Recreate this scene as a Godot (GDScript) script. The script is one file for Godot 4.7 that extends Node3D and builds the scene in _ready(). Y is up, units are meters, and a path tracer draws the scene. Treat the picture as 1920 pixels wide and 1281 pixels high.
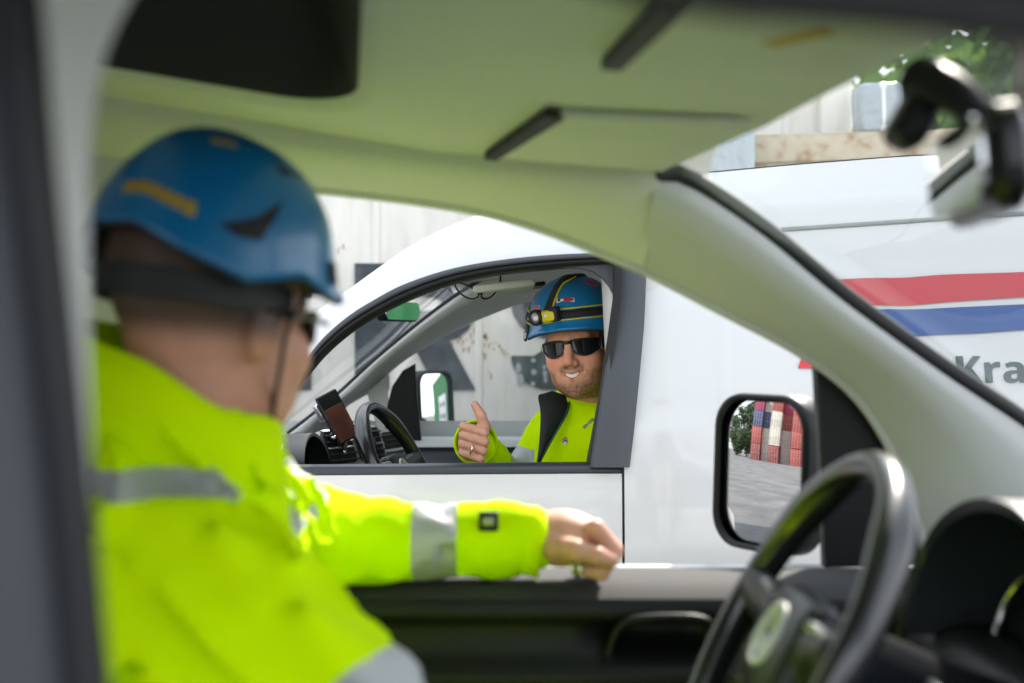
extends Node3D
# Two white vans parked driver to driver in a container yard; the camera looks through the open passenger door of one of them.

const F := 2350.0
const EYE := Vector3(0, 1.37, 0)
var M := {}
var used := {}
var noise := FastNoiseLite.new()
var noise_b := FastNoiseLite.new()

# A point seen at px, py of a 1920 wide picture, d metres deep.
func P(px: float, py: float, d: float) -> Vector3:
	return Vector3((px - 960.0) / F * d, EYE.y - (py - 640.5) / F * d, -d)

func PL(a: Array, d := 0.0) -> PackedVector3Array:
	var o := PackedVector3Array()
	for q in a:
		o.append(P(q[0], q[1], q[2] if q.size() > 2 else d))
	return o

# ---------- objects ----------
func numbered(called: String) -> String:
	var n: int = used.get(called, 0)
	used[called] = n + 1
	return called if n == 0 else "%s_%03d" % [called, n]

func tag(o: Node, label: String, category := "", group := "", kind := "") -> void:
	if label: o.set_meta("label", label)
	if category: o.set_meta("category", category)
	if group: o.set_meta("group", group)
	if kind: o.set_meta("kind", kind)

func thing(called: String, at: Vector3, label: String, category: String, group := "") -> Node3D:
	var o := Node3D.new()
	o.name = numbered(called)
	add_child(o)
	o.position = at
	tag(o, label, category, group)
	return o

# One mesh as one named object; meshes are given in world coordinates.
func obj(called: String, mesh: Mesh, m: Material, parent: Node = self, label := "") -> MeshInstance3D:
	var o := MeshInstance3D.new()
	o.mesh = mesh
	if m: o.material_override = m
	if parent == self:
		o.name = numbered(called)
		add_child(o)
	else:
		o.name = called
		parent.add_child(o, true)
		if parent.get_parent() == self and not parent is MeshInstance3D:
			o.position = -parent.position
	if label: o.set_meta("label", label)
	return o

# ---------- mesh helpers ----------
func tool() -> SurfaceTool:
	var st := SurfaceTool.new()
	st.begin(Mesh.PRIMITIVE_TRIANGLES)
	return st

func done(st: SurfaceTool) -> ArrayMesh:
	st.generate_normals()
	return st.commit()

func quad(st: SurfaceTool, a: Vector3, b: Vector3, c: Vector3, d: Vector3) -> void:
	for v in [a, b, c, a, c, d]:
		st.add_vertex(v)

func tri(st: SurfaceTool, a: Vector3, b: Vector3, c: Vector3) -> void:
	for v in [a, b, c]:
		st.add_vertex(v)

func grid(st: SurfaceTool, rows: Array, closed := false, smooth := 0) -> void:
	st.set_smooth_group(smooth)
	for i in rows.size() - 1:
		var r: PackedVector3Array = rows[i]
		var s: PackedVector3Array = rows[i + 1]
		var n := r.size()
		for j in (n if closed else n - 1):
			var k := (j + 1) % n
			quad(st, r[j], r[k], s[k], s[j])

func sheet(rows: Array, closed := false) -> ArrayMesh:
	var st := tool()
	grid(st, rows, closed)
	return done(st)

# A sheet with thickness: the rows and a copy of them moved by off, edges closed.
func slab_into(st: SurfaceTool, rows: Array, off: Vector3, group := 0) -> void:
	var back := []
	for r in rows:
		var b := PackedVector3Array()
		for v in r:
			b.append(v + off)
		back.append(b)
	grid(st, rows, false, group)
	grid(st, back, false, group + 1)
	st.set_smooth_group(-1)
	var n: int = rows[0].size()
	var e: int = rows.size() - 1
	for j in n - 1:
		quad(st, rows[0][j], rows[0][j + 1], back[0][j + 1], back[0][j])
		quad(st, rows[e][j], rows[e][j + 1], back[e][j + 1], back[e][j])
	for i in e:
		quad(st, rows[i][0], rows[i + 1][0], back[i + 1][0], back[i][0])
		quad(st, rows[i][n - 1], rows[i + 1][n - 1], back[i + 1][n - 1], back[i][n - 1])

func slab(rows: Array, off: Vector3) -> ArrayMesh:
	var st := tool()
	slab_into(st, rows, off)
	return done(st)

func ring_at(c: Vector3, ax: Vector3, ay: Vector3, n: int) -> PackedVector3Array:
	var r := PackedVector3Array()
	for i in n:
		var a := TAU * i / n
		r.append(c + ax * cos(a) + ay * sin(a))
	return r

func tube_into(st: SurfaceTool, pts: PackedVector3Array, rad, sides := 10, flat := 1.0, loop := false) -> void:
	var rows := []
	var n := pts.size()
	var up := Vector3.UP
	for i in n:
		var t: Vector3
		if loop:
			t = (pts[(i + 1) % n] - pts[(i + n - 1) % n]).normalized()
		else:
			t = (pts[mini(i + 1, n - 1)] - pts[maxi(i - 1, 0)]).normalized()
		if i == 0:
			up = Vector3.UP if absf(t.y) < 0.9 else Vector3.RIGHT
		var s := t.cross(up).normalized()
		up = s.cross(t).normalized()
		var r: float = rad[i] if rad is Array or rad is PackedFloat32Array else rad
		rows.append(ring_at(pts[i], s * r, up * r * flat, sides))
	if loop:
		rows.append(rows[0])
	grid(st, rows, true)
	if not loop:
		st.set_smooth_group(0)
		for e in [0, n - 1]:
			var c: Vector3 = pts[e]
			var q: PackedVector3Array = rows[e]
			for j in sides:
				tri(st, q[j], q[(j + 1) % sides], c)

func tube(pts: PackedVector3Array, rad, sides := 10, flat := 1.0, loop := false) -> ArrayMesh:
	var st := tool()
	tube_into(st, pts, rad, sides, flat, loop)
	return done(st)

# Catmull-Rom through points.
func curve(p: PackedVector3Array, per := 6, loop := false) -> PackedVector3Array:
	var o := PackedVector3Array()
	var n := p.size()
	for i in (n if loop else n - 1):
		var a := p[(i + n - 1) % n] if loop else p[maxi(i - 1, 0)]
		var b := p[i]
		var c := p[(i + 1) % n]
		var d := p[(i + 2) % n] if loop else p[mini(i + 2, n - 1)]
		for k in per:
			o.append(b.cubic_interpolate(c, a, d, float(k) / per))
	if not loop:
		o.append(p[n - 1])
	return o

func even(p: PackedVector3Array, n: int) -> PackedVector3Array:
	var l := PackedFloat32Array([0.0])
	for i in p.size() - 1:
		l.append(l[i] + p[i].distance_to(p[i + 1]))
	var o := PackedVector3Array()
	var k := 0
	for i in n:
		var t := l[l.size() - 1] * i / (n - 1)
		while k < l.size() - 2 and l[k + 1] < t:
			k += 1
		o.append(p[k].lerp(p[k + 1], clampf((t - l[k]) / maxf(l[k + 1] - l[k], 1e-6), 0, 1)))
	return o

func mixed(a: PackedVector3Array, b: PackedVector3Array, t: float, off := Vector3.ZERO) -> PackedVector3Array:
	var o := PackedVector3Array()
	for i in a.size():
		o.append(a[i].lerp(b[i], t) + off)
	return o

func shifted(a: PackedVector3Array, off: Vector3) -> PackedVector3Array:
	return mixed(a, a, 0.0, off)

# Rounded box.
func rbox_into(st: SurfaceTool, xf: Transform3D, size: Vector3, r: float) -> void:
	var h := size / 2
	r = minf(r, minf(h.x, minf(h.y, h.z)) * 0.98)
	st.set_smooth_group(0)
	for axis in 3:
		var u := (axis + 1) % 3
		var w := (axis + 2) % 3
		for sgn in [-1.0, 1.0]:
			var us := [-h[u], -h[u] + r * 0.35, -h[u] + r, h[u] - r, h[u] - r * 0.35, h[u]]
			var ws := [-h[w], -h[w] + r * 0.35, -h[w] + r, h[w] - r, h[w] - r * 0.35, h[w]]
			var rows := []
			for a in us:
				var row := PackedVector3Array()
				for b in ws:
					var p := Vector3.ZERO
					p[axis] = sgn * h[axis]
					p[u] = a
					p[w] = b
					var inner := p.clamp(-h + Vector3.ONE * r, h - Vector3.ONE * r)
					row.append(xf * (inner + (p - inner).normalized() * r))
				if sgn < 0: row.reverse()
				rows.append(row)
			grid(st, rows)

func rbox(xf: Transform3D, size: Vector3, r: float) -> ArrayMesh:
	var st := tool()
	rbox_into(st, xf, size, r)
	return done(st)

# Flat plate from an outline in the xy plane of xf, thickness t along z, rim bevelled by b.
func plate_into(st: SurfaceTool, xf: Transform3D, poly: PackedVector2Array, t: float, b := 0.0) -> void:
	var n := poly.size()
	if Geometry2D.is_polygon_clockwise(poly):
		poly = poly.duplicate()
		poly.reverse()
	var inset := PackedVector2Array()
	for i in n:
		var e := (poly[(i + 1) % n] - poly[i]).normalized()
		var g := (poly[i] - poly[(i + n - 1) % n]).normalized()
		var nn := Vector2(-e.y, e.x) + Vector2(-g.y, g.x)
		inset.append(poly[i] + nn.normalized() * b)
	var tris := Geometry2D.triangulate_polygon(inset)
	st.set_smooth_group(-1)
	for z in [0.0, t]:
		for i in range(0, tris.size(), 3):
			var a := inset[tris[i]]
			var c := inset[tris[i + 1]]
			var d := inset[tris[i + 2]]
			if z > 0:
				tri(st, xf * Vector3(a.x, a.y, z), xf * Vector3(c.x, c.y, z), xf * Vector3(d.x, d.y, z))
			else:
				tri(st, xf * Vector3(d.x, d.y, z), xf * Vector3(c.x, c.y, z), xf * Vector3(a.x, a.y, z))
	for i in n:
		var k := (i + 1) % n
		var zs := [[inset, 0.0], [poly, b * 0.8], [poly, t - b * 0.8], [inset, t]]
		for s in 3:
			if b == 0.0 and s != 1: continue
			var A: PackedVector2Array = zs[s][0]
			var B: PackedVector2Array = zs[s + 1][0]
			quad(st, xf * Vector3(A[i].x, A[i].y, zs[s][1]), xf * Vector3(A[k].x, A[k].y, zs[s][1]), xf * Vector3(B[k].x, B[k].y, zs[s + 1][1]), xf * Vector3(B[i].x, B[i].y, zs[s + 1][1]))

func plate(xf: Transform3D, poly: PackedVector2Array, t: float, b := 0.0) -> ArrayMesh:
	var st := tool()
	plate_into(st, xf, poly, t, b)
	return done(st)

func V2(a: Array) -> PackedVector2Array:
	var o := PackedVector2Array()
	for q in a:
		o.append(Vector2(q[0], q[1]))
	return o

# Outline given in picture points at one depth, as a plate facing the camera side (thickness goes away from us).
func flat_plate(pts: Array, d: float, t: float, b := 0.0) -> ArrayMesh:
	var poly := PackedVector2Array()
	for q in pts:
		var v := P(q[0], q[1], d)
		poly.append(Vector2(v.x, v.y))
	return plate(Transform3D(Basis.IDENTITY, Vector3(0, 0, -d - t)), poly, t, b)

func round_rect(w: float, h: float, r: float, seg := 6) -> PackedVector2Array:
	var o := PackedVector2Array()
	for c in [[1, 1, 0.0], [-1, 1, 90.0], [-1, -1, 180.0], [1, -1, 270.0]]:
		for i in seg + 1:
			var a := deg_to_rad(c[2] + 90.0 * i / seg)
			o.append(Vector2(c[0] * (w / 2 - r) + cos(a) * r, c[1] * (h / 2 - r) + sin(a) * r))
	return o

func lathe(xf: Transform3D, prof: Array, n := 24) -> ArrayMesh:
	var rows := []
	for q in prof:
		rows.append(ring_at(xf * Vector3(0, 0, q[1]), xf.basis.x * q[0], xf.basis.y * q[0], n))
	return sheet(rows, true)

# Basis whose z axis is n, with y as near to up as can be.
func facing(n: Vector3, up := Vector3.UP) -> Basis:
	var z := n.normalized()
	var x := up.cross(z).normalized()
	return Basis(x, z.cross(x).normalized(), z)

# ---------- distance fields ----------
func smin(a: float, b: float, k: float) -> float:
	var h := maxf(k - absf(a - b), 0.0) / k
	return minf(a, b) - h * h * k * 0.25

func cap(p: Vector3, a: Vector3, b: Vector3, ra: float, rb: float) -> float:
	var ab := b - a
	var t := clampf((p - a).dot(ab) / ab.length_squared(), 0.0, 1.0)
	return p.distance_to(a + ab * t) - lerpf(ra, rb, t)

func along(p: Vector3, a: Vector3, b: Vector3) -> float:
	return (p - a).dot(b - a) / (b - a).length_squared()

func ell(p: Vector3, c: Vector3, r: Vector3) -> float:
	var q := (p - c) / r
	var k0 := q.length()
	var k1 := (q / r).length()
	return k0 * (k0 - 1.0) / maxf(k1, 1e-6)

# Surface nets: one vertex in each cell that the surface crosses, one quad round each crossed edge.
func nets(f: Callable, lo: Vector3, hi: Vector3, c: float) -> Dictionary:
	var nx := int(ceil((hi.x - lo.x) / c)) + 1
	var ny := int(ceil((hi.y - lo.y) / c)) + 1
	var nz := int(ceil((hi.z - lo.z) / c)) + 1
	var g := PackedFloat32Array()
	g.resize(nx * ny * nz)
	g.fill(1000.0)
	var B := 6
	var live := []
	for bx in range(0, nx, B):
		for by in range(0, ny, B):
			for bz in range(0, nz, B):
				var mid := lo + Vector3(bx + B * 0.5, by + B * 0.5, bz + B * 0.5) * c
				var dm: float = f.call(mid)
				var skip := absf(dm) > B * c * 1.3
				if not skip: live.append([bx, by, bz])
				for x in range(bx, mini(bx + B, nx)):
					for y in range(by, mini(by + B, ny)):
						var base := (x * ny + y) * nz
						for z in range(bz, mini(bz + B, nz)):
							g[base + z] = dm if skip else f.call(lo + Vector3(x, y, z) * c)
	var id := PackedInt32Array()
	id.resize(nx * ny * nz)
	id.fill(-1)
	var vs := PackedVector3Array()
	var cells := PackedInt32Array()
	var sx := ny * nz
	var offs := [0, sx, nz, sx + nz, 1, sx + 1, nz + 1, sx + nz + 1]
	var edges := [[0, 1], [2, 3], [4, 5], [6, 7], [0, 2], [1, 3], [4, 6], [5, 7], [0, 4], [1, 5], [2, 6], [3, 7]]
	var cor := [Vector3(0, 0, 0), Vector3(1, 0, 0), Vector3(0, 1, 0), Vector3(1, 1, 0), Vector3(0, 0, 1), Vector3(1, 0, 1), Vector3(0, 1, 1), Vector3(1, 1, 1)]
	for b in live:
		for x in range(b[0], mini(b[0] + B, nx - 1)):
			for y in range(b[1], mini(b[1] + B, ny - 1)):
				for z in range(b[2], mini(b[2] + B, nz - 1)):
					var at := (x * ny + y) * nz + z
					var s0 := g[at] < 0.0
					var same := true
					for k in range(1, 8):
						if (g[at + offs[k]] < 0.0) != s0:
							same = false
							break
					if same: continue
					var sum := Vector3.ZERO
					var cnt := 0
					for e in edges:
						var a: float = g[at + offs[e[0]]]
						var d: float = g[at + offs[e[1]]]
						if (a < 0.0) != (d < 0.0):
							var p: Vector3 = cor[e[0]]
							var q: Vector3 = cor[e[1]]
							sum += p.lerp(q, a / (a - d))
							cnt += 1
					id[at] = vs.size()
					cells.append(at)
					vs.append(lo + (Vector3(x, y, z) + sum / cnt) * c)
	var qs := PackedInt32Array()
	var steps := [sx, nz, 1]
	for at in cells:
		for ax in 3:
			var u: int = steps[(ax + 1) % 3]
			var w: int = steps[(ax + 2) % 3]
			var a := g[at]
			var d := g[at + steps[ax]]
			if (a < 0.0) == (d < 0.0): continue
			if at - u - w < 0: continue
			var i0 := id[at]
			var i1 := id[at - u]
			var i2 := id[at - u - w]
			var i3 := id[at - w]
			if i0 < 0 or i1 < 0 or i2 < 0 or i3 < 0: continue
			if a < 0.0:
				qs.append_array(PackedInt32Array([i0, i3, i2, i1]))
			else:
				qs.append_array(PackedInt32Array([i0, i1, i2, i3]))
	return {"v": vs, "q": qs}

# Quads of a net as a mesh; which(centre) picks the quads, tint(p) gives vertex colours.
func net_mesh(n: Dictionary, xf := Transform3D.IDENTITY, tint = null, which = null, more := []) -> ArrayMesh:
	var v := PackedVector3Array()
	var nn := PackedVector3Array()
	var col := PackedColorArray()
	var ix := PackedInt32Array()
	for part in [[n, xf, tint]] + more:
		var src: PackedVector3Array = part[0].v
		var q: PackedInt32Array = part[0].q
		var first := v.size()
		var nor := PackedVector3Array()
		nor.resize(src.size())
		var w := PackedVector3Array()
		w.resize(src.size())
		for i in src.size():
			w[i] = part[1] * src[i]
		for i in range(0, q.size(), 4):
			var a := q[i]
			var b := q[i + 1]
			var c := q[i + 2]
			var d := q[i + 3]
			var fn := (w[c] - w[a]).cross(w[b] - w[d])
			nor[a] += fn
			nor[b] += fn
			nor[c] += fn
			nor[d] += fn
			if which != null and not which.call((src[a] + src[b] + src[c] + src[d]) / 4.0): continue
			ix.append_array(PackedInt32Array([first + a, first + b, first + c, first + a, first + c, first + d]))
		for i in src.size():
			v.append(w[i])
			nn.append(nor[i].normalized())
			if part[2] != null:
				col.append(part[2].call(src[i]))
	var arr := []
	arr.resize(Mesh.ARRAY_MAX)
	arr[Mesh.ARRAY_VERTEX] = v
	arr[Mesh.ARRAY_NORMAL] = nn
	if col.size() == v.size(): arr[Mesh.ARRAY_COLOR] = col
	arr[Mesh.ARRAY_INDEX] = ix
	var me := ArrayMesh.new()
	me.add_surface_from_arrays(Mesh.PRIMITIVE_TRIANGLES, arr)
	return me

# Pull the vertices next to a band's edge onto that edge, so that the band ends in a clean line.
func snap_to(n: Dictionary, band: Callable, c: float) -> void:
	var v: PackedVector3Array = n.v
	for i in v.size():
		var b: float = band.call(v[i])
		if absf(b) < c * 0.55:
			var g := Vector3(band.call(v[i] + Vector3(0.002, 0, 0)) - b, band.call(v[i] + Vector3(0, 0.002, 0)) - b, band.call(v[i] + Vector3(0, 0, 0.002)) - b) / 0.002
			if g.length() > 0.5 and g.length() < 1.5:
				v[i] -= g.normalized() * b
	n.v = v

# ---------- materials ----------
func lin(r: float, g: float, b: float) -> Color:
	return Color(r, g, b).linear_to_srgb()

func mat(c: Color, rough := 0.6, metal := 0.0) -> StandardMaterial3D:
	var m := StandardMaterial3D.new()
	m.albedo_color = c
	m.roughness = rough
	m.metallic = metal
	return m

func noise_tex(size: int, freq: float, seed_: int, octaves := 4, as_normal := false, strength := 4.0) -> ImageTexture:
	var n := FastNoiseLite.new()
	n.seed = seed_
	n.frequency = freq
	n.fractal_octaves = octaves
	var im := n.get_seamless_image(size, size)
	if as_normal:
		im.convert(Image.FORMAT_RGBA8)
		im.bump_map_to_normal_map(strength)
	return ImageTexture.create_from_image(im)

# Colour texture that wanders between two colours.
func tone_tex(a: Color, b: Color, size: int, freq: float, seed_: int, power := 1.0, octaves := 5) -> ImageTexture:
	var n := FastNoiseLite.new()
	n.seed = seed_
	n.frequency = freq
	n.fractal_octaves = octaves
	var src := n.get_seamless_image(size, size)
	var im := Image.create(size, size, false, Image.FORMAT_RGBA8)
	for y in size:
		for x in size:
			im.set_pixel(x, y, a.lerp(b, pow(src.get_pixel(x, y).r, power)))
	return ImageTexture.create_from_image(im)

func triplanar(m: StandardMaterial3D, scale: float) -> StandardMaterial3D:
	m.uv1_triplanar = true
	m.uv1_world_triplanar = true
	m.uv1_scale = Vector3.ONE * scale
	return m

func make_materials() -> void:
	var grain := noise_tex(256, 0.12, 3, 3, true, 3.0)
	var weave := noise_tex(256, 0.2, 9, 2, true, 4.0)
	M.paint = mat(lin(0.60, 0.605, 0.61), 0.32)
	M.paint.clearcoat_enabled = true
	M.paint.clearcoat = 0.7
	M.paint.clearcoat_roughness = 0.06
	M.trim = triplanar(mat(lin(0.66, 0.67, 0.63), 0.9), 9.0)
	M.trim.normal_enabled = true
	M.trim.normal_texture = weave
	M.trim.normal_scale = 0.35
	M.trim_smooth = triplanar(mat(lin(0.56, 0.57, 0.56), 0.6), 12.0)
	M.trim_smooth.normal_enabled = true
	M.trim_smooth.normal_texture = grain
	M.trim_smooth.normal_scale = 0.15
	M.black = triplanar(mat(lin(0.010, 0.011, 0.012), 0.45), 14.0)
	M.black.metallic_specular = 0.35
	M.black.normal_enabled = true
	M.black.normal_texture = grain
	M.black.normal_scale = 0.25
	M.dash = triplanar(mat(lin(0.013, 0.015, 0.018), 0.38), 14.0)
	M.dash.metallic_specular = 0.45
	M.dash.normal_enabled = true
	M.dash.normal_texture = grain
	M.dash.normal_scale = 0.25
	M.slate = triplanar(mat(lin(0.026, 0.032, 0.042), 0.34), 14.0)
	M.slate.normal_enabled = true
	M.slate.normal_texture = grain
	M.slate.normal_scale = 0.3
	M.clad = triplanar(mat(lin(0.05, 0.056, 0.068), 0.5), 20.0)
	M.clad.normal_enabled = true
	M.clad.normal_texture = grain
	M.clad.normal_scale = 0.4
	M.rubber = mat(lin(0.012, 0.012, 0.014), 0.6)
	M.gloss_black = mat(lin(0.01, 0.01, 0.011), 0.18)
	M.leather = mat(lin(0.010, 0.011, 0.012), 0.24)
	M.leather.metallic_specular = 0.7
	M.badge = mat(lin(0.62, 0.63, 0.64), 0.3)
	M.post = mat(lin(0.78, 0.79, 0.79), 0.5)
	M.chrome = mat(lin(0.75, 0.76, 0.78), 0.16, 1.0)
	M.silver = mat(lin(0.42, 0.42, 0.42), 0.35, 0.7)
	M.mirror = mat(lin(0.86, 0.87, 0.88), 0.0, 1.0)
	M.glass = mat(Color(0.86, 0.96, 0.95, 0.10), 0.0)
	M.glass.transparency = BaseMaterial3D.TRANSPARENCY_ALPHA
	M.hivis = triplanar(mat(lin(0.63, 0.95, 0.0), 0.85), 30.0)
	M.hivis.metallic_specular = 0.15
	M.hivis.normal_enabled = true
	M.hivis.normal_texture = weave
	M.hivis.normal_scale = 0.25
	M.reflective = triplanar(mat(lin(0.42, 0.44, 0.46), 0.5, 0.15), 30.0)
	M.cloth_black = triplanar(mat(lin(0.018, 0.02, 0.024), 0.8), 30.0)
	M.cloth_black.normal_enabled = true
	M.cloth_black.normal_texture = weave
	M.cloth_black.normal_scale = 0.4
	M.skin = mat(Color.WHITE, 0.52)
	M.skin.vertex_color_use_as_albedo = true
	M.skin.subsurf_scatter_enabled = true
	M.skin.subsurf_scatter_strength = 0.12
	M.helmet = mat(lin(0.006, 0.185, 0.44), 0.3)
	M.helmet.clearcoat_enabled = true
	M.helmet.clearcoat = 0.4
	M.helmet.clearcoat_roughness = 0.15
	M.yellow = mat(lin(0.72, 0.60, 0.02), 0.45)
	M.ochre = mat(lin(0.55, 0.36, 0.02), 0.6)
	M.white = mat(lin(0.8, 0.8, 0.78), 0.5)
	M.red = mat(lin(0.62, 0.035, 0.05), 0.4)
	M.decal_red = mat(lin(0.50, 0.05, 0.07), 0.35)
	M.decal_blue = mat(lin(0.035, 0.085, 0.28), 0.35)
	M.decal_grey = mat(lin(0.075, 0.10, 0.11), 0.4)
	M.lens = mat(lin(0.006, 0.007, 0.009), 0.05)
	M.teeth = mat(lin(0.78, 0.75, 0.68), 0.3)
	M.letter = triplanar(mat(Color.WHITE, 0.6), 1.6)
	M.letter.albedo_texture = tone_tex(lin(0.035, 0.043, 0.055), lin(0.10, 0.12, 0.14), 256, 0.02, 21, 2.2)
	M.screen = mat(lin(0.10, 0.035, 0.025), 0.12)
	M.seat = mat(lin(0.03, 0.031, 0.034), 0.85)
	M.green = mat(lin(0.012, 0.24, 0.06), 0.5)
	M.ring = mat(lin(0.9, 0.82, 0.66), 0.12, 1.0)
	M.silver_cloth = mat(lin(0.40, 0.41, 0.38), 0.8)
	M.gutter = mat(lin(0.26, 0.28, 0.28), 0.6)
	M.zip = mat(lin(0.03, 0.09, 0.05), 0.6)

func _ready() -> void:
	# camera
	var cam := Camera3D.new()
	cam.name = "camera"
	var look := CameraAttributesPhysical.new()
	look.frustum_focal_length = 44.03
	look.frustum_near = 0.05
	look.frustum_far = 2000.0
	look.frustum_focus_distance = 2.98
	look.exposure_aperture = 2.7
	cam.attributes = look
	add_child(cam)
	cam.position = EYE
	cam.current = true
	# sky
	var sky_m := ProceduralSkyMaterial.new()
	sky_m.sky_top_color = Color(0.75, 0.79, 0.84)
	sky_m.sky_horizon_color = Color(0.90, 0.92, 0.94)
	sky_m.sky_curve = 0.25
	sky_m.ground_bottom_color = Color(0.45, 0.45, 0.45)
	sky_m.ground_horizon_color = Color(0.7, 0.72, 0.74)
	sky_m.sky_energy_multiplier = 1.0
	sky_m.sun_angle_max = 1.0
	sky_m.sky_cover = clouds()
	sky_m.sky_cover_modulate = Color(1, 1, 1)
	var env := Environment.new()
	env.background_mode = Environment.BG_SKY
	env.sky = Sky.new()
	env.sky.sky_material = sky_m
	env.tonemap_mode = Environment.TONE_MAPPER_LINEAR
	env.tonemap_exposure = 2.3
	env.sdfgi_enabled = true
	env.ssao_enabled = true
	env.ssil_enabled = true
	var world := WorldEnvironment.new()
	world.name = "environment"
	world.environment = env
	add_child(world)
	# sun behind thin cloud, high behind the camera
	var sun := DirectionalLight3D.new()
	sun.name = "sun"
	sun.light_energy = 1.5
	sun.light_angular_distance = 1.5
	sun.light_color = Color(1.0, 0.965, 0.91)
	sun.shadow_enabled = true
	add_child(sun)
	sun.look_at_from_position(Vector3.ZERO, Vector3(-0.34, -0.66, 0.67), Vector3.UP)

	noise.seed = 7
	noise.frequency = 1.0
	noise.fractal_octaves = 3
	noise_b.seed = 31
	noise_b.frequency = 1.0
	noise_b.fractal_octaves = 2
	make_materials()
	yard()
	far_van()
	near_van()
	far_person()
	near_person()
	small_things()

func clouds() -> ImageTexture:
	var n := FastNoiseLite.new()
	n.seed = 4
	n.frequency = 0.008
	n.fractal_octaves = 5
	var src := n.get_seamless_image(512, 256)
	var im := Image.create(512, 256, false, Image.FORMAT_RGBA8)
	for y in 256:
		for x in 512:
			var a := smoothstep(0.35, 0.75, src.get_pixel(x, y).r) * 0.45
			im.set_pixel(x, y, Color(1, 1, 1, a))
	return ImageTexture.create_from_image(im)

# ---------- the yard ----------
func asphalt() -> StandardMaterial3D:
	var m := triplanar(mat(Color.WHITE, 0.85), 0.07)
	m.albedo_texture = tone_tex(lin(0.065, 0.067, 0.072), lin(0.17, 0.167, 0.165), 1024, 0.006, 12, 1.0, 6)
	m.detail_enabled = true
	m.detail_albedo = tone_tex(Color(0.5, 0.5, 0.5, 0.4), Color(0.95, 0.93, 0.9, 0.4), 256, 0.2, 5)
	m.detail_blend_mode = BaseMaterial3D.BLEND_MODE_MUL
	return m

# A corrugated box along local x, with frame posts and rails; ends carry two door leaves with lock rods.
func container_mesh(l: float, w: float, h: float, pitch: float, depth: float) -> ArrayMesh:
	var st := tool()
	st.set_smooth_group(-1)
	for side in [-1.0, 1.0]:
		var rows := [PackedVector3Array(), PackedVector3Array()]
		var x := -l / 2 + 0.1
		var k := 0
		while x < l / 2 - 0.1:
			var z: float = side * (w / 2 - (depth if k % 4 in [1, 2] else 0.0) - 0.012)
			rows[0].append(Vector3(x, 0.16, z))
			rows[1].append(Vector3(x, h - 0.1, z))
			x += pitch * (0.35 if k % 2 == 0 else 0.65) * 0.5
			k += 1
		grid(st, rows, false, -1)
	var ends := []
	for e in [-1.0, 1.0]:
		rbox_into(st, Transform3D(Basis.IDENTITY, Vector3(e * (l / 2 - 0.05), h / 2, 0)), Vector3(0.04, h - 0.2, w - 0.16), 0.01)
		for s in [-1.0, 1.0]:
			rbox_into(st, Transform3D(Basis.IDENTITY, Vector3(e * (l / 2 - 0.06), h / 2, s * (w / 2 - 0.06))), Vector3(0.12, h, 0.12), 0.015)
		for y in [0.08, h - 0.06]:
			rbox_into(st, Transform3D(Basis.IDENTITY, Vector3(e * (l / 2 - 0.06), y, 0)), Vector3(0.11, 0.14 if y < 1 else 0.11, w - 0.02), 0.015)
	for s in [-1.0, 1.0]:
		for y in [0.08, h - 0.05]:
			rbox_into(st, Transform3D(Basis.IDENTITY, Vector3(0, y, s * (w / 2 - 0.045))), Vector3(l - 0.1, 0.14 if y < 1 else 0.09, 0.085), 0.012)
	rbox_into(st, Transform3D(Basis.IDENTITY, Vector3(0, h - 0.04, 0)), Vector3(l - 0.14, 0.05, w - 0.1), 0.01)
	rbox_into(st, Transform3D(Basis.IDENTITY, Vector3(0, 0.1, 0)), Vector3(l - 0.14, 0.06, w - 0.1), 0.01)
	return done(st)

func rods_mesh(l: float, w: float, h: float, k: int) -> ArrayMesh:
	var st := tool()
	var z := (-0.38 + 0.253 * k) * w
	tube_into(st, PackedVector3Array([Vector3(l / 2 - 0.012, 0.12, z), Vector3(l / 2 - 0.012, h - 0.1, z)]), 0.022, 6)
	rbox_into(st, Transform3D(Basis.IDENTITY, Vector3(l / 2 + 0.0, 1.1, z + 0.12)), Vector3(0.03, 0.05, 0.28), 0.01)
	return done(st)

func tree(at: Vector3, h: float, spread: float, sd: int, dark: bool, label: String, group := "") -> void:
	var t := thing("tree", at, label, "tree", group)
	var rng := RandomNumberGenerator.new()
	rng.seed = sd
	var st := tool()
	tube_into(st, PackedVector3Array([at, at + Vector3(0.1, h * 0.3, 0), at + Vector3(0.05, h * 0.65, 0.1), at + Vector3(0, h * 0.95, 0)]), [h * 0.03, h * 0.024, h * 0.014, 0.02], 8)
	var tips := []
	for i in 16:
		var y := h * rng.randf_range(0.12, 0.9)
		var a := rng.randf() * TAU
		var reach: float = spread * (0.35 + 0.65 * sin(PI * clampf((y / h - 0.15) / 0.95, 0, 1))) * rng.randf_range(0.6, 1.0)
		var e := at + Vector3(cos(a) * reach, y + reach * 0.35, sin(a) * reach)
		tube_into(st, PackedVector3Array([at + Vector3(0.05, y, 0), e]), [h * 0.008, 0.01], 5)
		tips.append(e)
		tips.append(at.lerp(e, 0.6) + Vector3(0, y * 0.3, 0))
	tips.append(at + Vector3(0, h, 0))
	obj("trunk", done(st), M.bark, t)
	var leaf := tool()
	leaf.set_smooth_group(-1)
	for e in tips:
		for i in 120:
			var dir := Vector3(rng.randfn(), rng.randfn() * 0.8, rng.randfn())
			var c: Vector3 = e + dir * spread * 0.16
			var u := Vector3(rng.randfn(), rng.randfn(), rng.randfn()).normalized() * h * 0.03
			var w := u.cross(Vector3(rng.randfn(), rng.randfn(), rng.randfn())).normalized() * h * 0.018
			tri(leaf, c - u, c + w, c + u)
			tri(leaf, c - u, c + u, c - w)
	obj("crown", done(leaf), M.leaf_dark if dark else M.leaf, t)

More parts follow.
